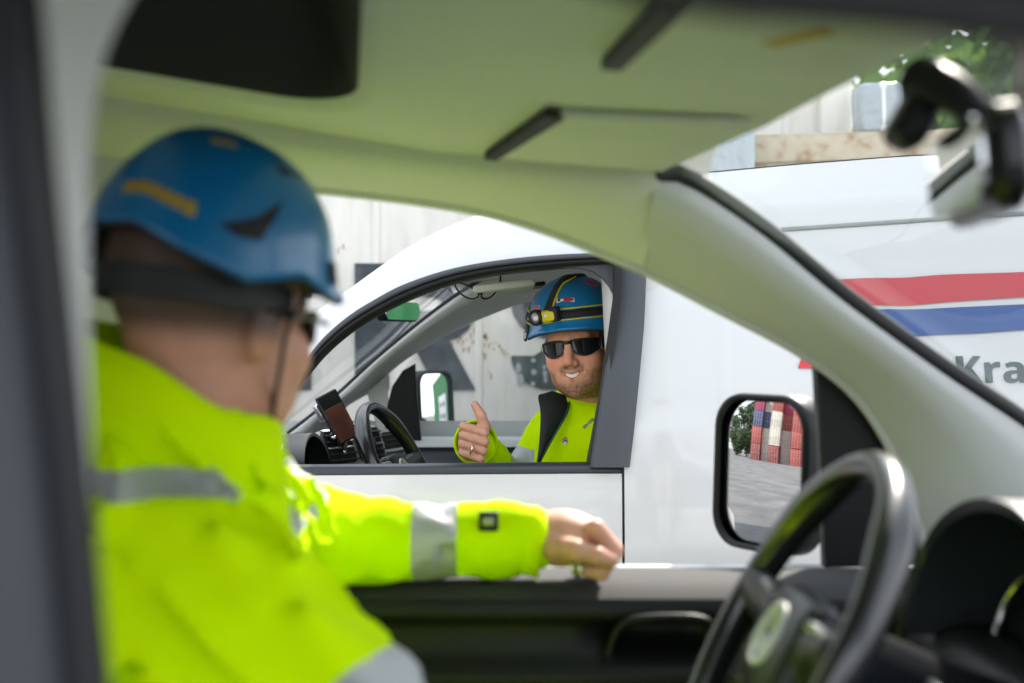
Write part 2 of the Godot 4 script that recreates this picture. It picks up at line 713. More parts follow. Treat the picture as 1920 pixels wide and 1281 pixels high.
func yard() -> void:
	M.bark = mat(lin(0.07, 0.05, 0.035), 0.9)
	M.leaf = mat(lin(0.10, 0.19, 0.035), 0.6)
	M.leaf.backlight_enabled = true
	M.leaf.backlight = lin(0.10, 0.18, 0.02)
	M.leaf_dark = mat(lin(0.035, 0.07, 0.022), 0.65)
	var g := PlaneMesh.new()
	g.size = Vector2(900, 900)
	g.subdivide_width = 4
	g.subdivide_depth = 4
	var go := obj("ground", g, asphalt())
	tag(go, "grey asphalt of the container yard with worn patches", "", "", "structure")

	# white container with black lettering behind the other van
	var wall := triplanar(mat(Color.WHITE, 0.5), 0.7)
	wall.uv1_scale = Vector3(1.4, 0.22, 1.4)
	wall.albedo_texture = tone_tex(lin(0.76, 0.74, 0.68), lin(0.62, 0.59, 0.53), 512, 0.018, 40, 1.6, 6)
	var rust := triplanar(mat(Color.WHITE, 0.5), 0.7)
	M.worn = mat(lin(0.34, 0.36, 0.38), 0.7)
	var base := Vector3(-1.6, 0, -6.82)
	var c := thing("shipping_container", base, "white shipping container with huge black letters behind the open van windows", "container")
	var st := tool()
	var x0 := -4.64
	var x1 := 1.44
	var zf := -5.6
	rbox_into(st, Transform3D(Basis.IDENTITY, Vector3((x0 + x1) / 2, 1.38, zf - 1.22)), Vector3(x1 - x0, 2.42, 2.40), 0.02)
	for y in [0.10, 2.56]:
		rbox_into(st, Transform3D(Basis.IDENTITY, Vector3((x0 + x1) / 2, y, zf - 1.21)), Vector3(x1 - x0 + 0.02, 0.19 if y < 1 else 0.10, 2.46), 0.02)
	for x in [x0, x1]:
		for z in [zf, zf - 2.42]:
			rbox_into(st, Transform3D(Basis.IDENTITY, Vector3(x, 1.31, z)), Vector3(0.14, 2.62, 0.1), 0.02)
	obj("body", done(st), wall, c)
	# shallow pressed seams of the side wall
	var x := x0 + 0.35
	while x < x1 - 0.2:
		obj("wall_rib", rbox(Transform3D(Basis.IDENTITY, Vector3(x, 1.36, zf - 0.017)), Vector3(0.035, 2.25, 0.012), 0.004), wall, c)
		x += 0.46
	# lettering: each letter its own piece
	var strokes := {
		"M": [[[0.14, 0.0], [0.14, 1.0]], [[0.86, 0.0], [0.86, 1.0]], [[0.14, 0.88], [0.5, 0.25], [0.86, 0.88]]],
		"A": [[[0.03, -0.12], [0.5, 0.94], [0.97, -0.12]], [[0.28, 0.30], [0.72, 0.30]]],
		"E": [[[0.16, 0.0], [0.16, 1.0]], [[0.16, 0.87], [1.0, 0.87]], [[0.16, 0.5], [0.9, 0.5]], [[0.16, 0.13], [1.0, 0.13]]],
		"R": [[[0.15, 0.0], [0.15, 1.0]], [[0.15, 0.87], [0.62, 0.87], [0.80, 0.82], [0.865, 0.70], [0.865, 0.66], [0.80, 0.54], [0.62, 0.49], [0.15, 0.49]], [[0.56, 0.49], [0.89, -0.12]]],
		"S": [[[0.86, 0.70], [0.86, 0.76], [0.80, 0.84], [0.70, 0.87], [0.30, 0.87], [0.19, 0.83], [0.14, 0.74], [0.14, 0.66], [0.19, 0.58], [0.30, 0.54], [0.70, 0.48], [0.81, 0.43], [0.86, 0.34], [0.86, 0.27], [0.81, 0.17], [0.70, 0.13], [0.30, 0.13], [0.19, 0.17], [0.14, 0.24], [0.14, 0.27]]],
		"K": [[[0.15, 0.0], [0.15, 1.0]], [[0.2, 0.42], [0.88, 1.0]], [[0.42, 0.58], [0.98, -0.12]]]}
	var xl := [-2.86, -2.10, -1.40, -0.712, 0.0, 0.71]
	var wd := [0.64, 0.62, 0.50, 0.560, 0.52, 0.60]
	var word := "MAERSK"
	for i in 6:
		var ls := tool()
		var lift := 0.0
		for line in strokes[word[i]]:
			var pl := PackedVector2Array()
			for q in line:
				pl.append(Vector2(xl[i] + q[0] * wd[i], 1.153 + q[1] * 0.567))
			for poly in Geometry2D.offset_polyline(pl, 0.076, Geometry2D.JOIN_ROUND if word[i] in "RS" else Geometry2D.JOIN_MITER, Geometry2D.END_BUTT):
				for cut in Geometry2D.intersect_polygons(poly, PackedVector2Array([Vector2(xl[i] - 0.1, 1.153), Vector2(xl[i] + wd[i] + 0.1, 1.153), Vector2(xl[i] + wd[i] + 0.1, 1.72), Vector2(xl[i] - 0.1, 1.72)])):
					plate_into(ls, Transform3D(Basis.IDENTITY, Vector3(0, 0, zf - 0.0195)), cut, 0.012 + lift)
					lift += 0.0006
		obj("letter", done(ls), M.letter, c)
	# worn places and rivet heads where the paint of the S is gone
	for q in [[1000, 676, 5], [1001, 698, 6], [999, 720, 5], [972, 690, 6], [976, 712, 7], [1021, 690, 4], [1022, 700, 5], [1023, 712, 4], [1000, 590, 4]]:
		var cc := P(q[0], q[1], -zf)
		var poly := PackedVector2Array()
		for k in 10:
			var an := TAU * k / 10
			poly.append(Vector2(cc.x + cos(an) * q[2] * 0.0022, cc.y + sin(an) * q[2] * 0.0022 * (1.8 if q[0] > 1010 or q[0] < 980 else 1.0)))
		obj("worn_spot", plate(Transform3D(Basis.IDENTITY, Vector3(0, 0, zf - 0.010)), poly, 0.006), M.worn, c)
	# rust blooms on the side wall
	M.rust = mat(lin(0.50, 0.37, 0.24), 0.9)
	var rng := RandomNumberGenerator.new()
	rng.seed = 5
	for q in [[884, 636], [912, 628], [872, 655], [932, 645], [905, 664], [866, 640], [944, 662], [896, 622], [980, 812], [925, 700], [640, 470], [1000, 800], [852, 650], [917, 650]]:
		for n in 4:
			var poly := PackedVector2Array()
			var cc := P(q[0] + rng.randf_range(-9, 9), q[1] + rng.randf_range(-9, 9), -zf)
			var r := rng.randf_range(0.002, 0.006)
			var tall := rng.randf_range(1.0, 4.5)
			for k in 9:
				var a := TAU * k / 9
				poly.append(Vector2(cc.x + cos(a) * r * rng.randf_range(0.5, 1.2), cc.y + sin(a) * r * tall * rng.randf_range(0.5, 1.1)))
			obj("rust_spot", plate(Transform3D(Basis.IDENTITY, Vector3(0, 0, zf - 0.021)), poly, 0.0035), M.rust, c)

	# rusty beam rack and film-wrapped loads beyond the van roof
	M.beam = triplanar(mat(Color.WHITE, 0.65), 2.2)
	M.beam.albedo_texture = tone_tex(lin(0.52, 0.47, 0.36), lin(0.20, 0.06, 0.02), 256, 0.016, 78, 3.6, 5)
	var rk := thing("storage_rack", Vector3(1.7, 0, -5.36), "cream steel storage rack with rust patches rising above the van roof", "rack")
	obj("beam", rbox(Transform3D(Basis(Vector3.BACK, 0.03), Vector3(1.72, 2.205, -5.36)), Vector3(1.42, 0.11, 0.06), 0.008), M.beam, rk)
	obj("beam", rbox(Transform3D(Basis.IDENTITY, Vector3(1.72, 0.6, -5.36)), Vector3(1.40, 0.1, 0.05), 0.008), M.beam, rk)
	for px in [1.06, 2.38]:
		obj("post", rbox(Transform3D(Basis.IDENTITY, Vector3(px, 1.12, -5.41)), Vector3(0.08, 2.24, 0.05), 0.008), M.beam, rk)
		obj("foot_plate", rbox(Transform3D(Basis.IDENTITY, Vector3(px, 0.01, -5.41)), Vector3(0.16, 0.02, 0.12), 0.004), M.beam, rk)
	obj("deck", rbox(Transform3D(Basis(Vector3.BACK, 0.03), Vector3(1.72, 2.265, -5.44)), Vector3(1.36, 0.012, 0.2), 0.003), M.beam, rk)
	M.film = triplanar(mat(lin(0.36, 0.41, 0.45), 0.12), 2.0)
	M.film.normal_enabled = true
	M.film.normal_texture = noise_tex(256, 0.012, 15, 3, true, 10.0)
	M.film.normal_scale = 1.0
	M.film_white = triplanar(mat(lin(0.78, 0.81, 0.83), 0.2), 3.0)
	M.film_white.normal_enabled = true
	M.film_white.normal_texture = M.film.normal_texture
	M.wood = mat(lin(0.32, 0.22, 0.12), 0.85)
	for q in [[Vector3(0.69, 0, -5.27), Vector3(0.64, 2.32, 0.4), "film", "tall load in grey stretch film beside the rusty rack"]]:
		var w := thing("wrapped_pallet", q[0], q[3], "pallet")
		var s: Vector3 = q[1]
		var o: Vector3 = q[0]
		for k in 3:
			obj("pallet_board", rbox(Transform3D(Basis.IDENTITY, o + Vector3(0, 0.06, (k - 1) * s.z * 0.4)), Vector3(s.x, 0.12, 0.09), 0.006), M.wood, w)
		obj("pallet_deck", rbox(Transform3D(Basis.IDENTITY, o + Vector3(0, 0.132, 0)), Vector3(s.x, 0.02, s.z), 0.004), M.wood, w)
		obj("film_wrap", rbox(Transform3D(Basis.IDENTITY, o + Vector3(0, 0.145 + (s.y - 0.145) / 2, 0)), Vector3(s.x - 0.03, s.y - 0.145, s.z - 0.03), 0.035), M[q[2]], w)

	var wb := thing("wrapped_bundle", Vector3(1.59, 2.266, -5.44), "small bundle in pale blue stretch film on top of the rusty rack", "bundle")
	obj("film_wrap", rbox(Transform3D(Basis(Vector3.BACK, 0.03), Vector3(1.59, 2.375, -5.44)), Vector3(0.20, 0.215, 0.17), 0.03), M.film, wb)
	obj("tape", rbox(Transform3D(Basis(Vector3.BACK, 0.03), Vector3(1.59, 2.375, -5.44)), Vector3(0.04, 0.219, 0.174), 0.03), M.film_white, wb)
	# green container seen only in the other van's mirrors
	var gb := Vector3(9.2, 0, -8.34)
	var gc := thing("shipping_container", gb, "green shipping container with a white placard, showing in the far van's mirrors", "container")
	var gm := obj("body", container_mesh(12.19, 2.44, 2.59, 0.28, 0.036), M.green, gc)
	gm.position = Vector3.ZERO
	obj("placard", rbox(Transform3D(Basis.IDENTITY, gb + Vector3(2.3, 1.25, 1.24)), Vector3(2.4, 1.1, 0.01), 0.003), M.white, gc)
	for k in 4:
		obj("placard_mark", rbox(Transform3D(Basis.IDENTITY, gb + Vector3(1.8 + 1.0 * (k % 2), 1.02 + 0.44 * (k / 2), 1.248)), Vector3(0.55, 0.18, 0.008), 0.003), M.letter, gc)

	# stacked containers across the yard, seen in the near van's door mirror
	stack()

const STACK := Vector3(-66.0, 0, -12.5)
func stack() -> void:
	var tones := {"r": ["red", lin(0.26, 0.035, 0.028)], "d": ["dark red", lin(0.16, 0.02, 0.022)], "o": ["orange", lin(0.36, 0.085, 0.03)], "w": ["off-white", lin(0.50, 0.48, 0.43)], "b": ["navy blue", lin(0.03, 0.045, 0.13)], "p": ["crimson", lin(0.26, 0.015, 0.08)]}
	var body := container_mesh(6.06, 2.44, 2.59, 0.28, 0.036)
	var rods := []
	for k in 4:
		rods.append(rods_mesh(6.06, 2.44, 2.59, k))
	var mats := {}
	# columns from the tree end inwards, bottom to top, and how far each stands back
	var cols := [["dr", "bp", 0.0], ["ww", "bw", 1.6], ["dwwr", "", -2.4], ["wwrp", "", 0.6], ["rrro", "", -2.4]]
	var rng := RandomNumberGenerator.new()
	rng.seed = 3
	for i in cols.size():
		var s: String = cols[i][0] + cols[i][1]
		for k in s.length():
			var key := s[k]
			if not mats.has(key):
				var m := triplanar(mat(Color.WHITE, 0.6), 0.4)
				var cc: Color = tones[key][1]
				m.albedo_texture = tone_tex(cc, cc.lerp(lin(0.3, 0.2, 0.16), 0.4), 128, 0.03, 60 + i * 7 + k, 1.8)
				mats[key] = m
			var at := STACK + Vector3(-cols[i][2] - 3.03 + rng.randf_range(-0.05, 0.05), k * 2.592, (i - 2) * 2.52)
			var t := thing("shipping_container", at, "%s shipping container, %s, %s" % [tones[key][0], ["on the ground", "second from the ground", "third from the ground", "topmost"][k], ["stack column beside the trees", "second stack column from the trees", "middle stack column", "fourth stack column from the trees", "stack column farthest from the trees"][i]], "container", "containers stacked across the yard")
			var o := obj("body", body, mats[key], t)
			o.position = Vector3.ZERO
			for q in rods:
				var r := obj("lock_rod", q, M.silver if key != "w" else M.decal_grey, t)
				r.position = Vector3.ZERO
	for q in [[Vector3(-82, 0, -24.0), 9.5, 3.8, 11], [Vector3(-86, 0, -28.5), 8.5, 4.0, 12], [Vector3(-80, 0, -27.0), 5.5, 3.2, 13], [Vector3(-90, 0, -24.5), 11.0, 4.0, 14]]:
		tree(q[0], q[1], q[2], q[3], true, "dark green leafy tree standing beside the container stack", "trees beside the container stack")
	tree(Vector3(4.6, 0, -11.5), 6.2, 2.2, 21, false, "light green leafy tree behind the film-wrapped loads")

# ---------- steering wheel (both vans) ----------
# centre, b: x lateral, y up along the wheel, z towards the driver
func steering_wheel(parent: Node, c: Vector3, b: Basis, r: float) -> void:
	var xf := Transform3D(b, c)
	var n := 56
	var ring := PackedVector3Array()
	var rad := []
	for i in n:
		var a := TAU * i / n
		ring.append(xf * Vector3(cos(a) * r, sin(a) * r, 0.0))
		var grip := maxf(maxf(exp(-pow((fposmod(a, TAU) - 0.75) / 0.25, 2)), exp(-pow((fposmod(a, TAU) - 2.39) / 0.25, 2))), 0.0)
		rad.append(0.0155 + 0.003 * grip)
	var rim := obj("steering_wheel", tube(ring, rad, 16, 1.15, true), M.leather, parent)
	obj("hub", rbox(xf * Transform3D(Basis.IDENTITY, Vector3(0, -0.012, -0.012)), Vector3(0.15, 0.125, 0.05), 0.024), M.dash, rim)
	for s in [-1.0, 1.0]:
		obj("spoke", tube(PackedVector3Array([xf * Vector3(s * 0.06, 0.0, -0.02), xf * Vector3(s * 0.11, 0.008, -0.014), xf * Vector3(s * (r - 0.008), 0.014, 0)]), [0.026, 0.02, 0.016], 10, 1.6), M.dash, rim)
		obj("spoke_trim", tube(PackedVector3Array([xf * Vector3(s * 0.078, 0.028, 0.008), xf * Vector3(s * 0.12, 0.03, 0.006), xf * Vector3(s * (r - 0.03), 0.028, 0.006)]), 0.005, 6), M.silver, rim)
	obj("spoke", tube(PackedVector3Array([xf * Vector3(0, -0.06, -0.02), xf * Vector3(0, -r + 0.008, 0)]), [0.03, 0.02], 10, 1.5), M.dash, rim)
	obj("column", tube(PackedVector3Array([xf * Vector3(0, -0.01, -0.03), xf * Vector3(0, -0.01, -0.2)]), [0.055, 0.075], 16), M.dash, rim)
	# round badge: ring with a V over a W
	var br := 0.031
	var bx := xf * Transform3D(Basis.IDENTITY, Vector3(0, -0.004, 0.0135))
	obj("badge_ring", tube(ring_at(bx.origin, bx.basis.x * br, bx.basis.y * br, 28), 0.0034, 8, 1.0, true), M.badge, rim)
	var st := tool()
	for seg in [[[-0.011, 0.026], [0, 0.004]], [[0.011, 0.026], [0, 0.004]], [[-0.025, 0.016], [-0.012, -0.024]], [[-0.012, -0.024], [0, -0.002]], [[0, -0.002], [0.012, -0.024]], [[0.012, -0.024], [0.025, 0.016]]]:
		tube_into(st, PackedVector3Array([bx * Vector3(seg[0][0], seg[0][1], 0), bx * Vector3(seg[1][0], seg[1][1], 0)]), 0.0032, 6)
	obj("badge_mark", done(st), M.badge, rim)

# ---------- door mirror: housing with a domed glass ----------
# n: where the glass looks, w x h: glass size
func door_mirror(parent: Node, c: Vector3, n: Vector3, w: float, h: float, corner: float, curve_r: float, arm_to: Vector3) -> void:
	var b := facing(n)
	var xf := Transform3D(b, c)
	var out := round_rect(w, h, corner, 8)
	var rows := []
	for q in [[1.09, -0.085, 0.55], [1.12, -0.07, 0.8], [1.13, -0.04, 1.0], [1.13, -0.005, 1.0], [1.10, 0.006, 1.0], [1.04, 0.006, 1.0], [1.0, 0.0, 1.0]]:
		var row := PackedVector3Array()
		for v in out:
			row.append(xf * Vector3(v.x * (1.0 + (q[0] - 1.0) * q[2]) * q[2], v.y * (1.0 + (q[0] - 1.0) * 0.75 * q[2]) * q[2], q[1]))
		rows.append(row)
	var st := tool()
	grid(st, rows, true)
	var back: PackedVector3Array = rows[0]
	for i in back.size():
		tri(st, back[i], back[(i + 1) % back.size()], xf * Vector3(0, 0, -0.09))
	var housing := obj("door_mirror", done(st), M.black, parent)
	# convex glass
	var g := []
	var nn := PackedVector3Array()
	var ctr := xf * Vector3(0, 0, -curve_r - 0.004)
	var edge := round_rect(w * 0.985, h * 0.985, corner * 0.97, 8)
	for k in 9:
		var row := PackedVector3Array()
		for v in edge:
			var p := xf * Vector3(v.x * k / 8.0, v.y * k / 8.0, 0)
			row.append(ctr + (p - ctr).normalized() * curve_r)
		g.append(row)
	var gs := tool()
	gs.set_smooth_group(0)
	for i in 8:
		for j in edge.size():
			var k := (j + 1) % edge.size()
			if i == 0:
				for v in [g[0][0], g[1][k], g[1][j]]:
					gs.set_normal((v - ctr).normalized())
					gs.add_vertex(v)
			else:
				for v in [g[i][j], g[i + 1][k], g[i + 1][j], g[i][j], g[i][k], g[i + 1][k]]:
					gs.set_normal((v - ctr).normalized())
					gs.add_vertex(v)
	obj("mirror_glass", gs.commit(), M.mirror, housing)
	obj("mirror_arm", tube(PackedVector3Array([xf * Vector3(0, -h * 0.3, -0.065), arm_to]), [0.03, 0.035], 10), M.black, housing)

# ---------- the other van ----------
# roof outline (x, y) and window-frame line (x, y), front to back
const ROOF := [[-1.0, 1.03], [-0.75, 1.20], [-0.56, 1.355], [-0.441, 1.447], [-0.38, 1.487], [-0.319, 1.532], [-0.245, 1.584], [-0.196, 1.612], [-0.135, 1.640], [-0.0735, 1.663], [0.049, 1.695], [0.17, 1.722], [0.404, 1.757], [0.65, 1.780], [0.907, 1.800], [1.18, 1.812], [1.8, 1.825], [2.8, 1.80]]
const FRAME := [[-0.95, 0.98], [-0.7, 1.10], [-0.52, 1.25], [-0.463, 1.313], [-0.417, 1.366], [-0.359, 1.420], [-0.301, 1.458], [-0.2315, 1.496], [-0.127, 1.529], [-0.0116, 1.549], [0.104, 1.559], [0.2315, 1.565]]

func at_x(t: Array, x: float) -> float:
	for i in t.size() - 1:
		if x <= t[i + 1][0]:
			var f: float = (x - t[i][0]) / (t[i + 1][0] - t[i][0])
			return lerpf(t[i][1], t[i + 1][1], maxf(f, 0.0))
	return t[t.size() - 1][1]

const MIDZ := -3.55
func mirrored(v: Vector3) -> Vector3:
	return Vector3(v.x, v.y, 2 * MIDZ - v.z)

# depth of the body side at height y
func side_z(y: float) -> float:
	return -at_x([[0.2, 2.72], [0.45, 2.672], [0.7, 2.652], [0.95, 2.648], [1.1, 2.660], [1.3, 2.692], [1.5, 2.738], [1.62, 2.772], [1.72, 2.815], [1.82, 2.92]], y)

func far_van() -> void:
	var base := Vector3(0.6, 0, MIDZ)
	var v := thing("parked_van", base, "white delivery van with its driver giving a thumbs up through the open window", "van")
	# roof and the pillar strips beside the windscreen
	for side in 1:
		var rows := []
		var x := -0.98
		while x < 0.2351:
			var a := Vector3(x, at_x(FRAME, x), -2.722)
			var r := Vector3(x, at_x(ROOF, x), -2.885)
			var row := PackedVector3Array()
			for k in 7:
				var t := k / 6.0
				var p := a.lerp(r, t)
				p.z += 0.028 * sin(PI * t)
				p.y += 0.012 * sin(PI * t)
				row.append(p)
			if x < -0.17:
				row.append(r + Vector3(0.006, -0.012, -0.02))
			else:
				row.append(r + Vector3(0, 0.004, -0.03))
			if side == 1:
				for k in row.size():
					row[k] = mirrored(row[k])
			rows.append(row)
			x += 0.0405
		obj("roof_pillar", sheet(rows), M.paint, v)
	var rows := []
	var x := -0.16
	while x < 2.8:
		var row := PackedVector3Array()
		var y := at_x(ROOF, x)
		for k in 17:
			var t := k / 16.0
			row.append(Vector3(x, y + 0.003 + 0.03 * sin(PI * t) * clampf((x + 0.16) / 0.5, 0, 1) - 0.06 * t * clampf(1.0 - (x + 0.16) / 0.5, 0, 1), lerpf(-2.915, 2 * MIDZ + 2.915, t)))
		rows.append(row)
		x += 0.12
	obj("roof", sheet(rows), M.paint, v)
	# body side behind the door, with its pressed panel edges and the gutter groove
	for side in 2:
		rows = []
		x = 0.2385 if side == 0 else 0.56
		var xs := PackedFloat32Array()
		while x < 2.75:
			xs.append(x)
			x += 0.012 if x < 0.62 else 0.05
		for xx in xs:
			var row := PackedVector3Array()
			var top := at_x(ROOF, xx)
			for k in 61:
				var t := k / 60.0
				var y := lerpf(0.30, top, t)
				var z := side_z(y * 1.815 / top if y > 1.2 else y)
				# vertical crease between door post and load panel, and rounded recess low down
				z += 0.006 * smoothstep(0.30, 0.345, xx) * smoothstep(0.75, 0.95, y) * (1.0 - smoothstep(1.45, 1.56, y))
				z += 0.004 * exp(-pow((xx - 0.455) / 0.009, 2.0)) * smoothstep(1.1, 1.3, y)
				row.append(Vector3(xx, y, z))
			if side == 1:
				for k in row.size():
					row[k] = mirrored(row[k])
			rows.append(row)
		obj("side_panel", sheet(rows), M.paint, v)
	for side in 2:
		var gl := PackedVector3Array()
		for k in 24:
			var gx := lerpf(0.60, 2.7, k / 23.0)
			var gy := 1.616 + 0.067 * (gx - 0.566) - 0.02 * pow(maxf(gx - 1.1, 0.0), 2.0)
			var q := Vector3(gx, gy, side_z(gy * 1.815 / at_x(ROOF, gx)) + 0.001)
			gl.append(q if side == 0 else mirrored(q))
		obj("gutter_strip", tube(gl, 0.0055, 8), M.gutter, v)
	# door skins below the window
	for side in 2:
		rows = []
		for i in 26:
			x = lerpf(-1.02, 0.2331, i / 25.0)
			var row := PackedVector3Array()
			for k in 25:
				var y := lerpf(0.30, 1.089, k / 24.0)
				row.append(Vector3(x, y, side_z(y) - (0.004 if k == 24 else 0.0)))
			if side == 1:
				for k in row.size():
					row[k] = mirrored(row[k])
			rows.append(row)
		obj("door_skin", sheet(rows), M.paint, v)
		# dark gap behind the door edge
		if side == 1: break
		var gap := PackedVector3Array()
		for k in 12:
			var y := lerpf(0.3, 1.56, k / 11.0)
			var q := Vector3(0.2358, y, side_z(y) - 0.012)
			gap.append(q if side == 0 else mirrored(q))
		obj("door_gap", tube(gap, 0.009, 6), M.rubber, v)
	# front end: bonnet and nose
	rows = []
	for q in [[-1.0, 1.03], [-1.2, 0.99], [-1.45, 0.93], [-1.68, 0.83], [-1.78, 0.68], [-1.80, 0.45], [-1.78, 0.25]]:
		var row := PackedVector3Array()
		for k in 13:
			var t := k / 12.0
			row.append(Vector3(q[0] + 0.12 * pow(absf(t * 2 - 1), 3), q[1] - 0.05 * pow(absf(t * 2 - 1), 4), lerpf(-2.67, 2 * MIDZ + 2.67, t)))
		rows.append(row)
	obj("bonnet", sheet(rows), M.paint, v)
	for side in 2:
		var st := tool()
		var row1 := PackedVector3Array()
		var row2 := PackedVector3Array()
		for q in [[-1.02, 1.0], [-1.2, 0.94], [-1.45, 0.88], [-1.66, 0.78], [-1.69, 0.5]]:
			var a := Vector3(q[0], q[1], -2.668)
			var c := Vector3(q[0], 0.3, -2.69)
			row1.append(a if side == 0 else mirrored(a))
			row2.append(c if side == 0 else mirrored(c))
		grid(st, [row1, row2])
		obj("wing", done(st), M.paint, v)
	obj("underbody", rbox(Transform3D(Basis.IDENTITY, Vector3(0.5, 0.30, MIDZ)), Vector3(4.3, 0.12, 1.6), 0.03), M.black, v)
	obj("rear_door", rbox(Transform3D(Basis.IDENTITY, Vector3(2.74, 1.05, MIDZ)), Vector3(0.06, 1.46, 1.55), 0.03), M.paint, v)
	for wx in [-1.1, 1.62]:
		for z in [-2.78, 2 * MIDZ + 2.78]:
			var wxf := Transform3D(Basis.IDENTITY, Vector3(wx, 0.32, z))
			var w := obj("wheel", lathe(wxf, [[0.20, -0.1], [0.30, -0.1], [0.32, -0.07], [0.32, 0.07], [0.30, 0.1], [0.21, 0.1], [0.20, 0.07]], 32), M.rubber, v)
			obj("rim", lathe(wxf, [[0.205, 0.06], [0.19, 0.075], [0.08, 0.09], [0.0, 0.095]], 24), M.silver, w)
			obj("rim", lathe(wxf, [[0.205, -0.06], [0.19, -0.075], [0.08, -0.09], [0.0, -0.095]], 24), M.silver, w)

	# window frame: dark band along the arch (outer moulding and inner black seal)
	var A := curve(PL([[352, 872], [450, 800], [548, 706], [600, 640], [650, 595], [700, 563], [760, 532], [850, 503], [950, 486], [1050, 477], [1163, 473]], 2.716), 6)
	var I := curve(PL([[372, 880], [462, 812], [552, 724], [600, 668], [650, 624], [700, 592], [760, 562], [830, 535], [900, 518], [960, 509], [1040, 501], [1100, 497], [1160, 494]], 2.72), 6)
	A = even(A, 60)
	I = even(I, 60)
	var zf := Vector3(0, 0, 0.012)
	obj("window_moulding", slab([A, mixed(A, I, 0.08, zf), mixed(A, I, 0.40, zf * 1.1), mixed(A, I, 0.46, zf * 0.3)], Vector3(0, 0, -0.03)), M.clad, v)
	obj("window_frame", slab([mixed(A, I, 0.46, zf * 0.2), mixed(A, I, 0.6, zf * 0.7), mixed(A, I, 0.85, zf * 0.6), mixed(A, I, 1.0, zf * -0.4), mixed(A, I, 1.05, Vector3(0, 0, -0.07))], Vector3(0, 0, -0.012)), M.black, v)
	var A2 := PackedVector3Array()
	var I2 := PackedVector3Array()
	for q in A: A2.append(mirrored(q))
	for q in I: I2.append(mirrored(q))
	obj("window_frame", slab([A2, mixed(A2, I2, 0.5, -zf), mixed(A2, I2, 1.0)], Vector3(0, 0, 0.03)), M.black, v)
	# corner piece, door post cladding, black run seal
	obj("frame_corner", flat_plate([[1040, 503], [1100, 496], [1164, 486], [1158, 548], [1150, 552], [1146, 545], [1143, 538], [1130, 522], [1112, 510], [1085, 503]], 2.735, 0.02, 0.002), M.clad, v)
	var post_rows := []
	for k in 13:
		var py := lerpf(484, 873, k / 12.0)
		var y := P(960, py, 2.69).y
		var zz := side_z(y) + 0.012
		var xl := at_x([[484, 1164], [570, 1155], [670, 1142], [780, 1125], [874, 1110]], py)
		var xr := at_x([[484, 1213], [600, 1209], [700, 1200], [800, 1190], [874, 1181]], py)
		var row := PackedVector3Array()
		for q in [[xl - 3.0, -0.014], [xl, -0.002], [xl + 4.0, 0.0], [(xl + xr) / 2, 0.002], [xr - 4.0, 0.0], [xr, -0.003], [xr + 1.0, -0.014]]:
			row.append(Vector3((q[0] - 960.0) / F * -zz, y, zz + q[1]))
		post_rows.append(row)
	obj("door_post", sheet(post_rows), M.clad, v)
	obj("run_seal", slab([PL([[1152, 486], [1152, 560], [1141, 640], [1124, 750], [1102, 868]], 2.70), PL([[1166, 486], [1164, 560], [1152, 650], [1135, 750], [1114, 870]], 2.682)], Vector3(0, 0, -0.05)), M.rubber, v)
	# sill moulding under the open window
	var s_rows := []
	for q in [[1.104, 2.735], [1.110, 2.72], [1.112, 2.685], [1.107, 2.668], [1.098, 2.660], [1.090, 2.663], [1.082, 2.668], [1.080, 2.69]]:
		var r := PackedVector3Array()
		for k in 20:
			var xx := lerpf(-0.72, 0.231, k / 19.0)
			r.append(Vector3(xx, q[0] - 0.010 * (0.23 - xx), -q[1]))
		s_rows.append(r)
	obj("window_sill", sheet(s_rows), M.slate, v)

	# windscreen
	var wr := []
	for i in 9:
		var t := i / 8.0
		var xx := lerpf(-0.17, -1.0, t)
		var y := at_x(ROOF, xx) - 0.012
		var r := PackedVector3Array()
		for k in 13:
			var u := k / 12.0
			r.append(Vector3(xx - 0.11 * sin(PI * u), y + 0.01 * sin(PI * u) - 0.10 * u * u, lerpf(-2.905, 2 * MIDZ + 2.905, u)))
		wr.append(r)
	obj("windscreen", sheet(wr), M.glass, v)

	# cabin: headliner, far pillar, partition, floor, far door
	rows = []
	for i in 10:
		var xx := lerpf(-0.20, 0.60, i / 9.0)
		var r := PackedVector3Array()
		for k in 15:
			var u := k / 14.0
			var y := 1.535 + 0.03 * sin(PI * u) + 0.05 * clampf((xx + 0.2) / 0.3, 0, 1) * sin(PI * u)
			y = minf(y, at_x(ROOF, xx) - 0.03)
			r.append(Vector3(xx, y, lerpf(-2.80, 2 * MIDZ + 2.82, u)))
		rows.append(r)
	obj("headliner", sheet(rows), M.trim_smooth, v)
	var U := even(curve(PL([[540, 815, 4.2], [590, 777, 4.2], [640, 736, 4.2], [700, 680, 4.18], [780, 613, 4.12], [850, 560, 4.05], [900, 530, 4.0], [960, 505, 4.0], [1100, 490, 4.0], [1240, 490, 4.0]]), 5), 36)
	var L := even(curve(PL([[600, 828, 4.3], [640, 770, 4.3], [690, 738, 4.3], [722, 706, 4.3], [762, 673, 4.29], [850, 621, 4.27], [940, 582, 4.25], [1000, 563, 4.24], [1100, 548, 4.24], [1240, 545, 4.24]]), 5), 36)
	obj("pillar_trim", slab([U, mixed(U, L, 0.15, Vector3(0, 0, 0.05)), mixed(U, L, 0.45, Vector3(0, 0, 0.07)), mixed(U, L, 0.8, Vector3(0, 0, 0.05)), mixed(U, L, 0.96, Vector3(0, 0, 0.02)), L], Vector3(0, 0, -0.03)), M.trim_smooth, v)
	obj("roof_pillar", slab([shifted(U, Vector3(0, 0.002, -0.04)), mixed(U, L, 0.5, Vector3(0, 0, -0.06)), shifted(L, Vector3(0, 0, -0.05))], Vector3(0, 0, -0.02)), M.paint, v)
	obj("pillar_seal", tube(shifted(U, Vector3(-0.004, 0.004, 0.0)), 0.006, 6), M.rubber, v)
